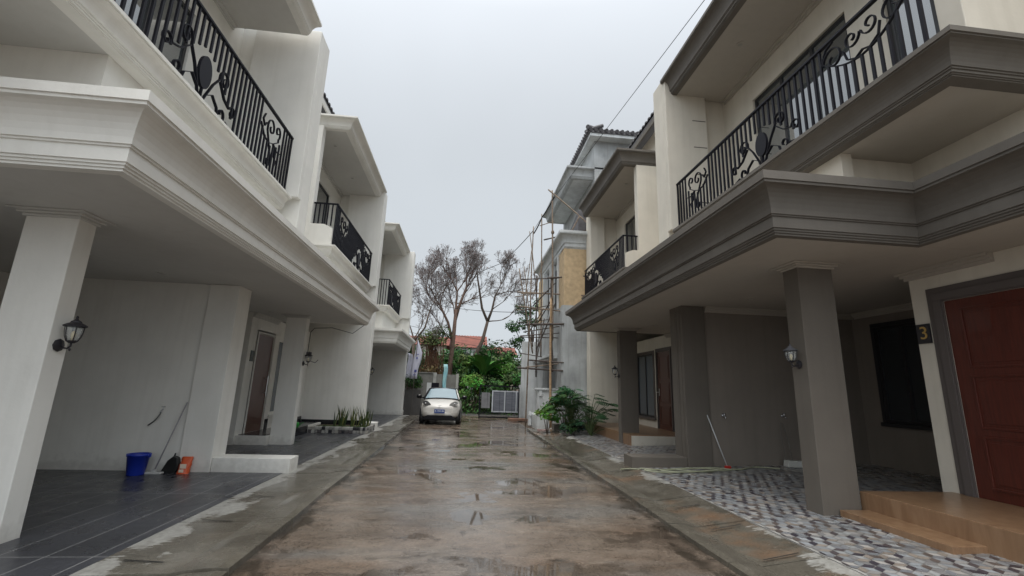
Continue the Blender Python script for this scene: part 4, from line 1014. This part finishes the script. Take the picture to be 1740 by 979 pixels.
for a, b, r, m in [((2.42, 20.1, 6.53), (3.95, 18.7, 6.35), .03, BAMBOOD), ((3.4, 18.62, 6.3), (5.1, 17.75, 6.28), .035, BAMBOOD), ((2.3, 20.5, 6.0), (4.85, 17.75, 5.42), .035, BAMBOO),
                   ((2.45, 21, 5.42), (4.1, 18.3, 4.8), .035, BAMBOO), ((2.7, 20, 4.42), (3.95, 17.8, 4.20), .055, BAMBOOD), ((2.9, 20.1, 2.83), (3.95, 17.8, 2.64), .035, BAMBOOD),
                   ((2.6, 22, 2.56), (3.92, 17.8, 2.32), .045, BAMBOOD), ((3.36, 18.55, 10.4), (5.05, 17.8, 8.55), .035, BAMBOO), ((3.45, 20, 8.5), (5.1, 17.9, 8.4), .035, BAMBOOD),
                   ((4.6, 17.8, 8.9), (3.95, 18.3, 7.4), .03, BAMBOO), ((3.0, 20, 5.3), (3.75, 18.7, 6.1), .03, BAMBOOD), ((3.2, 20.5, 4.4), (3.65, 18.6, 5.5), .03, BAMBOOD),
                   ((2.8, 20.2, 4.0), (3.3, 18.9, 5.0), .028, BAMBOO), ((3.15, 19.6, 3.3), (3.75, 18.6, 5.2), .03, BAMBOOD), ((3.15, 19.5, 9.0), (3.7, 18.8, 9.0), .02, BAMBOO)]:
    pole(a, b, r, m)
for i in range(20):
    z = random.uniform(2.2, 7.0); y = random.uniform(18.8, 21.8); x = random.uniform(2.7, 3.5)
    if i % 2: pole((x, y, z), (x+random.uniform(-.3, .5), y+random.uniform(-.4, .4), z+random.uniform(1.2, 2.4)), .024, random.choice((BAMBOO, BAMBOOD)))
    else: pole((2.55+random.uniform(-.2, .2), y+.4, z), (3.95, y-.3, z+random.uniform(-.25, .25)), .024, random.choice((BAMBOO, BAMBOOD)))
for z in (2.4, 4.3, 5.4, 6.3, 8.4):
    g = MB(); g.lathe([(.065, -.06), (.075, 0), (.06, .07)], (3.6, 18.62, z), 8); wobj('lashing', g, mat('rope_lashing', (.14, .10, .07), .9), t)

# overhead cables
def wire(label, P, r, sag=0, name='overhead_cable'):
    Q = []
    for a, b in zip(P[:-1], P[1:]):
        a, b = Vector(a), Vector(b)
        for i in range(13 if b is not P[-1] else 13):
            u = i/12; Q.append(a.lerp(b, u)+Vector((0, 0, -sag*4*u*(1-u))))
    g = MB(); g.tube(Q, r, 6); return tag(obj(name, g, mat('black_cable', (.015, .015, .015), .5)), label, 'cable', 'overhead cables above the lane')
wire('thick black cable running down past the right hand roofs to the scaffold top', [(5.6, 8.2, 11.3), (3.72, 18.55, 10.15), (2.86, 19.5, 8.75)], .010)
wire('twisted lower black cable joining the two tallest scaffold poles', [(3.62, 18.5, 10.05), (3.2, 19.1, 9.3), (2.88, 19.5, 8.6)], .03, .05)
wire('thin black cable continuing from the scaffold to the left beyond the bare trees', [(2.84, 19.5, 8.72), (2.12, 30, 10.0), (-6.5, 44, 9.5)], .018, .1)
wire('thin black cable crossing low through the bare tree branches to the scaffold', [(3.0, 21, 5.15), (-2.3, 33, 7.4), (-9, 40, 9.5)], .016, .15)
for i, (za, zb_, lab) in enumerate([(4.9, 5.9, 'upper'), (4.5, 5.3, 'lower')]):
    wire('%s of the two thin wires behind the leaning bare tree' % lab, [(-8, 33, za+1.6), (5.5, 35, zb_-1.2)], .014, .2)

# ================================================================== END OF THE LANE
t = thing('mesh_gate', 'black steel mesh gate standing across the end of the lane', 'gate', (.9, 24, 0))
G('frame', lambda g: (g.box(.88, .94, 23.97, 24.03, 0, 1.68), g.box(2.93, 2.98, 23.97, 24.03, 0, 1.62), g.box(.945, 2.925, 23.97, 24.03, 1.62, 1.68), g.box(.945, 2.925, 23.97, 24.03, .04, .10), g.box(.945, 2.925, 23.98, 24.02, .30, .33)), IRON, t)
for k in range(24):
    x = .98+k*.081; G('bar', lambda g: g.box(x-.006, x+.006, 23.992, 24.008, .10, 1.62 if k % 4 == 0 else .30), IRON, t)
t = thing('panel_gate', 'silver framed gate with dark grey panels behind the black mesh gate', 'gate', (1.6, 24.9, 0))
G('frame', lambda g: (g.box(1.60, 1.67, 24.88, 24.94, .28, 1.42), g.box(2.27, 2.33, 24.88, 24.94, .28, 1.42), g.box(2.90, 2.96, 24.88, 24.94, .28, 1.42), g.box(1.672, 3.3, 24.882, 24.938, 1.36, 1.42), g.box(1.672, 3.3, 24.882, 24.938, .28, .34)), mat('pale_aluminium', (.55, .57, .60), .35, metal=.4), t)
for a, b in ((1.68, 2.26), (2.34, 2.89), (2.97, 3.3)): G('panel', lambda g: g.box(a, b, 24.90, 24.925, .342, 1.358), mat('grey_corrugated_panel', (.16, .17, .20), .5, var=.4, vscale=3, stretch=(1, 1, 8)), t)
g = MB(); g.box(1.02, 1.48, 24.5, 24.53, .5, 1.30); tag(obj('tarpaulin', g, mat('grey_tarpaulin', (.24, .24, .25), .7, var=.3, vscale=4)), 'grey cloth sheet tied to the left end of the mesh gate', 'sheet')
g = MB(); g.box(2.35, 3.3, 22.9, 23.5, 0, .10); g.box(2.3, 2.9, 22.85, 22.895, 0, .07); tag(obj('brick_step', g, mat('red_brick_edge', (.22, .12, .08), .8, var=.4)), 'low brick step at the foot of the metal gates', 'step')
t = thing('retaining_wall', 'dark wet low wall under the hedge beside the last white house', 'wall', (-3, 25.6, 0))
G('wall_face', lambda g: g.box(-3.55, -2.28, 25.6, 25.9, -.1, 1.30), DARKW, t)
dome('clipped dark hedge growing over the low wall by the last white house', 'hedge', (-2.95, 25.8, 1.05), .80, (.040, .080, .025), 2200, .055, 1.25, 'hedge', None, 12, 31)
t = thing('concrete_wall', 'grey concrete panel wall behind the parked car', 'wall', (-1.4, 27, 0))
G('panel_left', lambda g: g.box(-3.4, -1.72, 26.5, 26.62, 0, 2.25), CONC, t); G('panel_right', lambda g: g.box(-1.52, -.42, 26.5, 26.62, 0, 2.22), CONC, t)
G('post', lambda g: (g.box(-1.71, -1.53, 26.46, 26.66, 0, 2.3), g.box(-.41, -.26, 26.46, 26.66, 0, 2.28)), mat('pale_concrete_post', (.40, .40, .37), .8, var=.3), t)
G('coping', lambda g: g.box(-3.4, -1.72, 26.45, 26.67, 2.252, 2.31), CONC, t)
g = MB(); g.box(-1.95, -1.72, 25.3, 25.5, 0, 1.72); tag(obj('white_post', g, WHITE2), 'short white gate post rising behind the parked car', 'post')
g = MB(); g.box(-1.70, -1.30, 25.35, 25.39, .2, 1.72); tag(obj('dark_gate', g, IRON), 'small dark gate beside the short white post', 'gate')

# flags and banner
def flag(name, label, pts, pole_a, pole_b, m, th=.012, cat='flag', mark=None):
    t = thing(name, label, cat, pole_a); g = MB(); g.tube([pole_a, pole_b], .018, 6); wobj('flagpole', g, mat('flag_pole', (.08, .07, .06), .6), t)
    g = MB(); n = 8; vs = []
    (x0, z0), (x1, z1), (x2, z2), (x3, z3) = pts; y = pole_a[1]
    for i in range(n+1):
        u = i/n
        for k in range(6):
            v = k/5; xa = x0+(x3-x0)*u; za = z0+(z3-z0)*u; xb_ = x1+(x2-x1)*u; zb_ = z1+(z2-z1)*u
            vs.append((xa+(xb_-xa)*v+.03*math.sin(u*7), y+.05*math.sin(v*5+u*4), za+(zb_-za)*v))
    g.add(vs, [(i*6+k, i*6+k+1, (i+1)*6+k+1, (i+1)*6+k) for i in range(n) for k in range(5)])
    o = wobj('cloth', g, m, t, smooth=True); s = o.modifiers.new('thick', 'SOLIDIFY'); s.thickness = th
    if mark:
        g = MB(); random.seed(3)
        for (cx, cz, w_, h_) in mark: g.box(cx-w_, cx+w_, y-.10, y-.092, cz-h_, cz+h_)
        wobj('printed_mark', g, mat('flag_blue_print', (.10, .11, .32), .7), o)
FL = mat('white_flag_cloth', (.62, .62, .72), .8, var=.12, vscale=2)
flag('feather_flag', 'white feather flag, the taller of the two beside the last white house', [(-2.62, 4.1), (-2.30, 3.3), (-2.50, 1.9), (-2.85, 1.9)], (-2.66, 25, 0), (-2.58, 25, 4.9), FL, mark=[(-2.58, 2.3, .06, .07), (-2.62, 2.1, .07, .02), (-2.52, 3.2, .06, .02), (-2.55, 3.0, .04, .06)])
flag('feather_flag', 'white feather flag, the shorter one nearer the last white house', [(-3.10, 3.3), (-2.84, 3.2), (-2.86, 1.9), (-3.14, 1.9)], (-3.16, 25.4, 0), (-3.12, 25.4, 4.3), FL)
flag('banner', 'narrow light blue vertical banner behind the parked car', [(-1.13, 2.75), (-.90, 2.75), (-.92, 1.3), (-1.10, 1.3)], (-1.16, 25.6, 0), (-1.14, 25.6, 2.85), mat('blue_banner_cloth', (.16, .42, .50), .6, var=.5, vscale=2, col2=(.40, .62, .60)), cat='banner')

# ================================================================== PARKED CAR
def car(label, loc, rz):
    t = thing('parked_car', label, 'car', loc, rz)
    PAINT = mat('champagne_car_paint', (.62, .60, .56), .3, coat=.5)
    BLK = mat('black_car_trim', (.006, .006, .008), .6, spec=.2)
    st = [(-.02, .40, .70, .42), (.02, .56, .76, .34), (.10, .70, .83, .30), (.26, .79, .90, .27), (.55, .835, .975, .26), (.95, .85, 1.04, .25), (1.5, .855, 1.05, .25), (2.4, .86, 1.06, .25), (3.2, .855, 1.07, .26), (3.6, .83, 1.06, .28), (3.85, .76, 1.0, .34), (3.95, .60, .9, .42)]
    g = MB(); vs = []; prof = None
    for y, wv, tp, bt in st:
        h_ = [(0, tp), (wv*.35, tp-.004), (wv*.66, tp-.02), (wv*.86, tp-.065), (wv*.96, tp-.16), (wv, tp-.32), (wv*.995, bt+.18), (wv*.95, bt+.04), (wv*.80, bt), (0, bt)]
        full = h_+[(-a, b) for a, b in h_[-2:0:-1]]; prof = len(full)
        # wrap the nose: outer points sit further back
        for a, b in full: vs.append((a, y+(.22*(abs(a)/.8)**3 if y < .5 else 0), b))
    n = len(st); g.add(vs, [(i*prof+k, i*prof+(k+1) % prof, (i+1)*prof+(k+1) % prof, (i+1)*prof+k) for i in range(n-1) for k in range(prof)]+[tuple(range(prof))[::-1], tuple(range((n-1)*prof, n*prof))])
    b = obj('body', g, PAINT, t, smooth=True); s = b.modifiers.new('sub', 'SUBSURF'); s.levels = 1; s.render_levels = 2
    # cabin: glass shell with painted roof and pillars
    def quadgrid(m, A, B_, Cc, D, bulge, nn=6):
        A, B_, Cc, D = map(Vector, (A, B_, Cc, D)); nr = (B_-A).cross(D-A).normalized(); vs = []
        for i in range(nn+1):
            for j in range(nn+1):
                u, v = i/nn, j/nn; p = (A*(1-u)+B_*u)*(1-v)+(D*(1-u)+Cc*u)*v; vs.append(p+nr*bulge*4*(u*(1-u)))
        m.add(vs, [(i*(nn+1)+j, (i+1)*(nn+1)+j, (i+1)*(nn+1)+j+1, i*(nn+1)+j+1) for i in range(nn) for j in range(nn)])
    bl = [(-.74, .88), (.74, .88), (.80, 1.3), (.80, 3.55), (.70, 3.80), (-.70, 3.80), (-.80, 3.55), (-.80, 1.3)]
    tl = [(-.56, 1.62), (.56, 1.62), (.605, 1.9), (.60, 3.2), (.53, 3.42), (-.53, 3.42), (-.60, 3.2), (-.605, 1.9)]
    g = MB(); g.add([(x, y, 1.0) for x, y in bl]+[(x, y, 1.44) for x, y in tl], [(k, (k+1) % 8, (k+1) % 8+8, k+8) for k in range(8)]+[tuple(range(8)), tuple(range(8, 16))]); obj('cabin', g, BLK, t)
    g = MB(); quadgrid(g, (-.695, .915, 1.035), (.695, .915, 1.035), (.545, 1.58, 1.425), (-.545, 1.58, 1.425), .05)
    obj('windscreen', g, mat('painted_sky_glass', (.20, .28, .32), .08, spec=.9), t, smooth=True)  # reflected sky is painted into the pale blue base colour
    g = MB(); vs = []; rows = [(.985, 1.435), (1.0, 1.465), (.86, 1.49), (.5, 1.505)]
    cx, cy = 0, 2.5; ring = [(x, y) for x, y in tl]
    for f_, z in rows: vs += [(cx+(x-cx)*f_*1.02, cy+(y-cy)*f_*1.02, z) for x, y in ring]
    g.add(vs, [(r*8+k, r*8+(k+1) % 8, (r+1)*8+(k+1) % 8, (r+1)*8+k) for r in range(3) for k in range(8)]+[tuple(range(24, 32))]); o = obj('roof', g, mat('dark_glossy_roof', (.03, .033, .04), .12, coat=.5), t, smooth=True)
    for sg in (-1, 1):
        g = MB(); quadgrid(g, (sg*.775, 1.15, 1.05), (sg*.80, 3.4, 1.07), (sg*.612, 3.15, 1.40), (sg*.612, 1.85, 1.40), .01*sg); obj('side_window', g, GLASS, t, smooth=True)
        g = MB(); g.tube([(sg*.76, .86, 1.03), (sg*.60, 1.58, 1.43)], .03, 6); obj('windscreen_pillar', g, PAINT if sg > 0 else BLK, t, smooth=True)
        for y in (.72, 3.15):
            g = MB(); g.lathe([(.16, -.09), (.27, -.10), (.30, -.06), (.30, .06), (.27, .10), (.16, .09)], (sg*.76, y, .30), 26, 'x'); wh = obj('wheel', g, mat('tyre_rubber', (.02, .02, .02), .8), t, smooth=True)
            g = MB(); g.lathe([(.185, .0), (.19, .10*sg), (.03, .115*sg), (.0, .115*sg)], (sg*.765, y, .30), 16, 'x'); obj('rim', g, mat('wheel_rim', (.30, .30, .30), .35, metal=.6), wh)
            g = MB(); g.lathe([(.345, -.005), (.35, .02), (.33, .035)], (sg*.81 if sg > 0 else -.84, y, .32), 28, 'x'); obj('wheel_arch', g, BLK, t)
        g = MB(); m_ = 20; vs = []
        for k in range(m_):
            a = 2*math.pi*k/m_; u = .175*math.cos(a)*(1.0-.18*math.sin(a)); v = .095*math.sin(a)+.05*math.cos(a); x = .555+u; y_ = .10+.24*((x)/.8)**3+max(0, v)*.35
            vs.append((sg*x, y_-.012, .845+v)); 
        g.add(vs+[(sg*.565, .17, .86)], [(k, (k+1) % m_, m_) for k in range(m_)])
        g2 = MB(); vs2 = [(v[0]*1, v[1]-.018, v[2]) for v in vs]; vs3 = [(sg*.565+(v[0]-sg*.565)*1.02, v[1]+.10, .845+(v[2]-.845)*1.02) for v in vs]
        g2.add(vs2+vs3, [tuple(range(m_))]+[(k, (k+1) % m_, (k+1) % m_+m_, k+m_) for k in range(m_)]); hl = obj('headlight', g2, mat('dark_headlight_glass', (.07, .07, .07), .1, spec=.8) if sg < 0 else mat('pale_headlight_glass', (.25, .25, .24), .1, spec=.8), t)
        g = MB(); g.lathe([(.0, -.03), (.03, -.02), (.034, 0), (.03, .01)], (sg*.60, .13, .85), 12, 'y'); obj('projector', g, CH, hl, smooth=True)
        g = MB(); g.lathe([(.02, -.12), (.075, -.10), (.09, 0), (.08, .08), (.02, .10)], (sg*.99, 1.18, 1.10), 12, 'x'); g.box(sg*.80, sg*.93, 1.16, 1.22, 1.03, 1.07); m1 = obj('wing_mirror', g, BLK, t, smooth=True)
        g = MB(); g.lathe([(.0, 0), (.06, .0), (.072, .025), (.0, .045)], (sg*.98, 1.17, 1.135), 12); obj('mirror_cap', g, PAINT, m1, smooth=True)
    g = MB(); g.prism([(-.66, .20), (.66, .20), (.60, .31), (.50, .385), (-.50, .385), (-.60, .31)], 'y', -.015, .30); obj('lower_grille', g, BLK, t, bevel=.02)
    g = MB(); g.box(-.72, .72, .2, 3.7, .18, .26); obj('underbody', g, BLK, t)
    g = MB(); g.box(-.215, .215, -.075, -.05, .475, .625); pl = obj('number_plate', g, mat('blue_plate', (.012, .045, .20), .4), t, bevel=.004)
    text_obj('B 1353 BB', .088, mat('plate_white', (.75, .78, .8), .5), pl, (0, -.079, .56), (R(90), 0, 0), 'plate_number')
    g = MB()
    for sg in (-1, 1): g.prism([(0, .74), (sg*.03, .765), (sg*.075, .80), (sg*.045, .80), (sg*.0, .775)][::sg], 'y', -.075, -.045)
    obj('bonnet_badge', g, mat('pale_badge', (.8, .8, .78), .3), t)
    g = MB(); g.tube([(-.6, .93, 1.05), (-.2, .88, 1.05), (.1, .90, 1.05)], .01, 5); g.tube([(0, .9, 1.05), (.35, .88, 1.05), (.6, .93, 1.05)], .01, 5); obj('wiper', g, BLK, t)
    return t
car('champagne coloured small hatchback parked facing the camera at the end of the lane', (-.90, 19.35, 0), R(-1))

# ================================================================== TREES AND FAR HOUSES
def bare_tree(label, base, segs, levels, seed, spread=.62, twig=(.19, .165, .16), pods=0, r0=.17, l0=1.9, bm=BARK, target=None, name='bare_tree'):
    """trunk follows segs; then recursive forks out to fine twigs"""
    random.seed(seed); t = thing(name, label, 'tree', base, 0); tr = MB(); br = MB(); tw = MB(); pd = MB()
    def grow(p, d, ln, r, k):
        r = max(r, .0085)
        m = br if k > 2 else tw; P = [p]; q = p.copy(); dd = d.copy(); n = 3 if k > 1 else 2
        for i in range(n):
            dd = (dd+rdir()*.20+Vector((0, 0, .05))).normalized(); q = q+dd*ln/n; P.append(q.copy())
        m.tube(P, [r*(1-.4*i/n) for i in range(n+1)], 5 if k > 3 else 3, cap=False)
        if k == 0:
            if random.random() < pods:
                pd.cur = random.choice([(.10, .075, .07), (.13, .08, .07), (.08, .07, .075)]); s_ = random.uniform(.035, .06); u = rdir(); v = u.orthogonal().normalized()
                pd.face([q-v*s_, q+u*s_, q+v*s_, q-u*s_])
            return
        c = 3 if k >= 2 and random.random() < .75 else 2
        for j in range(c):
            o = dd.orthogonal().normalized(); a = random.uniform(0, 6.28); o = Matrix.Rotation(a, 3, dd) @ o
            nd = (dd+o*random.uniform(.35, 1.0)*spread+Vector((0, 0, .06))).normalized(); grow(q, nd, ln*random.uniform(.62, .86), r*.62, k-1)
        if k > 1 and random.random() < .6: grow(P[1], (rdir()*.9+dd*.6).normalized(), ln*.6, r*.4, k-2 if k > 2 else 0)
    for sgm, rad in segs:
        tr.tube([Vector(p) for p in sgm], rad, 8)
    for (p, d, ln, r, k) in target: grow(Vector(p), Vector(d).normalized(), ln, r, k)
    obj('trunk', tr, bm, t, smooth=True); obj('branches', br, bm, t); obj('twigs', tw, mat('twig_bark', twig, .9), t)
    if pods: obj('leaves', pd, LEAF, t)  # seed pods: loose single faces at the twig tips
    return t
# tall bare tree behind the parked car (base at y=32)
bare_tree('tall bare tree with a straight reddish trunk and wide twiggy crown behind the parked car', (-1.0, 32, 0),
  [([(0, 0, -.2), (.02, 0, 2.5), (.15, 0, 5.0), (.22, 0, 7.0)], [.21, .18, .145, .11]), ([(.2, 0, 6.2), (.45, .1, 7.3), (.85, .1, 8.6)], [.12, .10, .08]), ([(.12, 0, 4.6), (-.3, .1, 6.0), (-.95, 0, 7.2)], [.11, .09, .07])],
  6, 41, pods=.14, bm=BARK2, target=[((.22, 0, 7.0), (-.1, .1, 1), 1.35, .10, 7), ((.85, .1, 8.6), (.25, .1, 1), .95, .075, 7), ((-.95, 0, 7.2), (-.6, -.1, 1), 1.15, .065, 7), ((-.95, 0, 7.2), (-1, .1, .45), 1.0, .05, 6), ((-.95, 0, 7.2), (-.1, .3, 1), 1.0, .06, 6), ((.85, .1, 8.6), (.8, -.2, .6), .9, .06, 5), ((.2, 0, 6.4), (-.4, .5, 1), 1.1, .06, 6), ((.12, 0, 4.7), (-1, .2, .75), 1.3, .06, 6), ((.22, 0, 7.0), (.5, .3, 1), 1.2, .07, 6), ((-.6, 0, 6.6), (-1, -.2, .8), 1.3, .05, 6), ((.45, .1, 7.3), (.9, .2, .7), 1.0, .05, 6)])
bare_tree('leaning bare tree with a forked trunk in front of the red roofed houses', (0.1, 32.8, 0),
  [([(-.5, 0, 1.5), (.6, 0, 3.6), (1.15, 0, 4.9), (1.45, 0, 6.3)], [.17, .15, .13, .105]), ([(1.45, 0, 6.3), (1.0, .1, 7.3), (.75, 0, 8.6), (.55, 0, 9.6)], [.10, .09, .07, .06]), ([(1.45, 0, 6.3), (1.75, 0, 7.2), (1.95, .1, 8.3)], [.11, .08, .07])],
  6, 52, pods=.12, target=[((.55, 0, 9.6), (-.1, 0, 1), .75, .055, 6), ((1.95, .1, 8.3), (.3, 0, 1), .95, .06, 7), ((1.95, .1, 8.3), (.9, .2, .5), 1.0, .05, 6), ((1.75, 0, 7.2), (1, -.1, .5), 1.0, .04, 6), ((1.45, 0, 6.3), (1, .2, .35), 1.1, .05, 6)])
bare_tree('thin dark bare tree behind the feather flags at the left', (-3.3, 31, 0),
  [([(0, 0, -.1), (-.1, 0, 3), (-.2, 0, 4.6)], [.16, .12, .09]), ([(-.2, 0, 4.4), (.5, 0, 5.4), (.7, 0, 6.4)], [.07, .06, .05])],
  5, 63, pods=.12, target=[((-.2, 0, 4.6), (-.3, 0, 1), 1.2, .06, 7), ((.7, 0, 6.4), (.1, 0, 1), .9, .045, 6), ((-.2, 0, 4.6), (.5, .2, 1), 1.0, .05, 5), ((-.2, 0, 3.6), (.9, -.2, .6), .9, .045, 5)])
# brown vine-draped thicket at the foot of the tall tree
random.seed(71); t = thing('vine_thicket', 'brown tangle of dry hanging vines left of the tall bare trunk', 'dry vines', (-2.2, 31.5, 0)); g = MB(); g2 = MB()
for i in range(120):
    x = random.gauss(0, .48); y = random.uniform(-.3, .3); z = random.uniform(3.0, 5.4)-abs(x)*.5; P = [(x*.6, y, z)]
    for k in range(5): z -= random.uniform(.5, .9); P.append((P[-1][0]+random.uniform(-.08, .10), y+random.uniform(-.1, .1), max(0, z)))
    g.tube(P, random.uniform(.008, .028), 4, cap=False)
leafball(g2, (-.1, 0, 4.6), 1.1, 900, .10, (.06, .085, .03)); leafball(g2, (0, 0, 2.4), .9, 700, .08, (.085, .065, .03)); leafball(g2, (.6, .2, 5.2), .8, 200, .1, (.05, .08, .03))
obj('dry_vines', g, mat('dry_vine', (.13, .065, .035), .9, var=.4), t); obj('leaves', g2, LEAF, t)

def banana(label, base, hgt, n, size, seed, col=(.055, .15, .035)):
    random.seed(seed); t = thing('banana_plant', label, 'plant', base, 0, None); g = MB(); s_ = MB()
    s_.tube([(0, 0, -.1), (.03, 0, hgt*.5), (0, 0, hgt)], [.13, .11, .07], 8)
    for k in range(n):
        a = 6.28*k/n+random.uniform(-.4, .4); d = (math.cos(a)*.75, math.sin(a)*.75, random.uniform(.7, 1.5)); leaf(g, (0, 0, hgt*.92), d, size*random.uniform(.8, 1.2), size*.15, random.uniform(1.1, 1.9), 8, gcol(col, .25), fold=.35)
    obj('leaves', g, LEAF, t, smooth=False); obj('stem', s_, mat('banana_stem', (.10, .12, .05), .7), t)
banana('banana plant with broad arching leaves in the middle of the thicket behind the mesh gate', (1.3, 29.8, 0), 2.5, 11, 2.2, 81, (.06, .17, .035))
banana('banana plant left of the largest one, its leaves against the pale far house', (.1, 33, .3), 2.6, 8, 1.8, 82)
banana('bright green banana plant at the right beside the pale grey boundary wall', (3.1, 30.5, 0), 2.0, 8, 1.9, 83, (.07, .20, .035))
banana('small banana plant rising above the feather flags', (-4.0, 33.5, 1.2), 2.6, 7, 1.5, 84, (.04, .11, .03))
random.seed(90)
for i, (x, y, z, r, h_, b, lab) in enumerate([
    (-.3, 29.5, 0, 1.3, 2.5, (.03, .07, .02), 'dark round bush right behind the parked car roof'),
    (.7, 28.6, 0, 1.1, 2.6, (.075, .17, .03), 'bright lime green bush between the car and the mesh gate'),
    (1.9, 28.4, 0, 1.1, 2.2, (.028, .06, .018), 'dark bush directly behind the mesh gate'),
    (3.2, 28.8, 0, 1.3, 3.5, (.045, .11, .025), 'mid green bush behind the silver framed gate'),
    (2.2, 34.8, 0, 2.0, 5.6, (.030, .075, .020), 'tall dark bush behind the central banana plant'),
    (.0, 36.2, 0, 2.0, 5.2, (.028, .065, .02), 'broad dark bush below the pale far house'),
    (-2.0, 34.5, 0, 1.9, 4.6, (.040, .095, .025), 'leafy green bush behind the dry brown vines'),
    (-3.9, 33.0, 0, 1.8, 4.4, (.030, .075, .022), 'dark bush behind the two feather flags'),
    (4.6, 32.5, 0, 2.0, 5.0, (.030, .07, .02), 'dark bush rising behind the pale grey boundary wall'),
    (-.9, 36.5, 0, 1.6, 5.2, (.045, .11, .03), 'light green bush just right of the tall reddish trunk'),
    (-6.5, 33, 0, 2.4, 5.0, (.035, .08, .022), 'large bush hidden beyond the last white house'),
    (7.5, 33, 0, 2.6, 5.5, (.035, .08, .022), 'large bush hidden beyond the grey house'),
    (.3, 31.2, 0, 1.3, 4.3, (.04, .10, .025), 'leafy bush between the car roof and the central banana plant'),
    (2.6, 31.6, 0, 1.5, 4.6, (.032, .08, .022), 'tall leafy bush right of the central banana plant'),
    (1.2, 39.5, 0, 2.4, 5.2, (.038, .085, .028), 'far bush in front of the pale far house'),
    (3.9, 40, 0, 2.4, 5.0, (.032, .075, .024), 'far bush in front of the right hand red roof'),
    (-4.2, 39, 0, 2.4, 5.4, (.034, .08, .024), 'far bush in front of the left hand red roof')]):
    dome(lab, 'bush', (x, y, z), r, b, 1700 if y < 31 else 1500, .10 if y < 31 else .14, h_, 'bush', 'bushes beyond the end of the lane', 12, 200+i)
random.seed(93); g = MB()
for i in range(9000):
    x, y = random.uniform(-5, 8), random.uniform(27.2, 37); z = random.random()**1.5*(1.1+.5*noise.noise(Vector((x*.8, y*.8, 0)))); d = rdir(); u = d.orthogonal().normalized(); sz = random.uniform(.06, .14); p = Vector((x, y, z)); v = d.cross(u)
    g.cur = gcol((.035, .085, .022), .45); g.face([p-v*sz*.4, p+u*sz, p+v*sz*.4, p-u*sz])
tag(obj('undergrowth', g, LEAF), 'tangled green undergrowth beyond the end of the lane', 'undergrowth', kind='stuff')
random.seed(95)
def leafy_tree(label, base, hgt, clumps, rad, n, size, b, seed):
    random.seed(seed); t = thing('leafy_tree', label, 'tree', base); g = MB(); tr = MB()
    tr.tube([(0, 0, -.1), (.1, 0, hgt*.4), (0, 0, hgt*.75)], [.22, .16, .08], 8)
    for (dx_, dy_, dz_, r) in clumps:
        tr.tube([(.05, 0, hgt*.4), (dx_*.5, dy_*.5, dz_*.8), (dx_, dy_, dz_)], [.08, .05, .02], 5)
        f = random.uniform(.65, 1.3)
        for q in range(4):
            o = rdir()*r*.55; leafball(g, (dx_+o.x, dy_+o.y, dz_+o.z*.8), r*.6, n//4, size, tuple(c*f for c in b))
    obj('crown', g, LEAF, t); obj('trunk', tr, BARK, t); return t
leafy_tree('dark leafy tree rising behind the bamboo scaffold', (5.2, 35, 0), 8, [(-.6, 0, 7.6, .9), (.4, .2, 8.0, .9), (-1.4, 0, 6.2, .8), (-.3, -.2, 6.4, 1.1), (.9, 0, 6.6, 1.0), (-1.3, 0, 4.9, .9), (-.2, 0, 4.8, 1.1), (1.2, 0, 5.0, 1.1), (-1.7, .2, 3.8, .8)], 1, 330, .11, (.028, .075, .022), 301)

def far_house(label, x0, x1, y, zw, zr_, wallc, seed):
    t = thing('far_house', label, 'house', ((x0+x1)/2, y, 0), 0, 'red roofed houses beyond the trees')
    W_ = mat('far_wall_%d' % seed, wallc, .8, var=.2)
    W_.name = 'pale_far_wall'
    g = MB(); g.box(x0, x1, y, y+7, 0, zw); wobj('wall', g, W_, t)
    g = MB(); g.prism([(y-.5, zw-.05), (y+7.5, zw-.05), (y+3.5, zr_)], 'x', x0-.4, x1+.4)
    n = int((x1-x0+.8)/.35)
    for k in range(n):
        xx = x0-.4+(x1-x0+.8)*k/n; g.add([(xx, y-.52, zw-.02), (xx+.12, y-.52, zw-.02), (xx+.12, y+3.5, zr_+.05), (xx, y+3.5, zr_+.05)], [(0, 1, 2, 3)])
    wobj('roof', g, REDROOF, t)
    for k in range(2):
        xx = x0+(x1-x0)*(.3+.4*k); window(t, 1, y-.02, xx-.35, xx+.35, zw-1.3, zw-.4, 2, WHITE2, GLASS, axis='y', out=-1)
far_house('far house with a red tiled roof left of the tall bare trunk', -7.5, -2.4, 58, 6.6, 8.0, (.45, .42, .36), 1)
far_house('pale far house with a red tiled roof between the two bare trunks', -1.2, 2.4, 56, 6.3, 8.1, (.50, .52, .50), 2)
far_house('far house with a lower red tiled roof at the right', 3.0, 6.6, 60, 5.9, 7.1, (.48, .44, .34), 3)
t = thing('water_tank', 'dark water tank standing by the red roofs', 'water tank', (2.0, 54, 5.2)); g = MB(); g.lathe([(.5, 0), (.55, .1), (.55, 1.1), (.45, 1.25), (.15, 1.35)], seg=18); obj('tank', g, mat('dark_blue_tank', (.02, .025, .05), .4), t, smooth=True)
g = MB(); g.box(-.6, .6, -.6, .6, -5.2, -.02); obj('tower', g, CONC, t)
# low hill line far away so the ground never ends in a bare edge
g = MB(); vs = []; n = 60
for k in range(n+1):
    x = -700+1400*k/n; vs += [(x, 700, -1), (x, 760, 14+10*noise.noise(Vector((k*.21, 0, 0)))), (x, 900, 10)]
g.add(vs, [(3*k+j, 3*k+3+j, 3*k+4+j, 3*k+1+j) for k in range(n) for j in (0, 1)]); struct('hills', g, mat('far_green', (.05, .08, .05), .9, var=.3, vscale=.02), smooth=True)
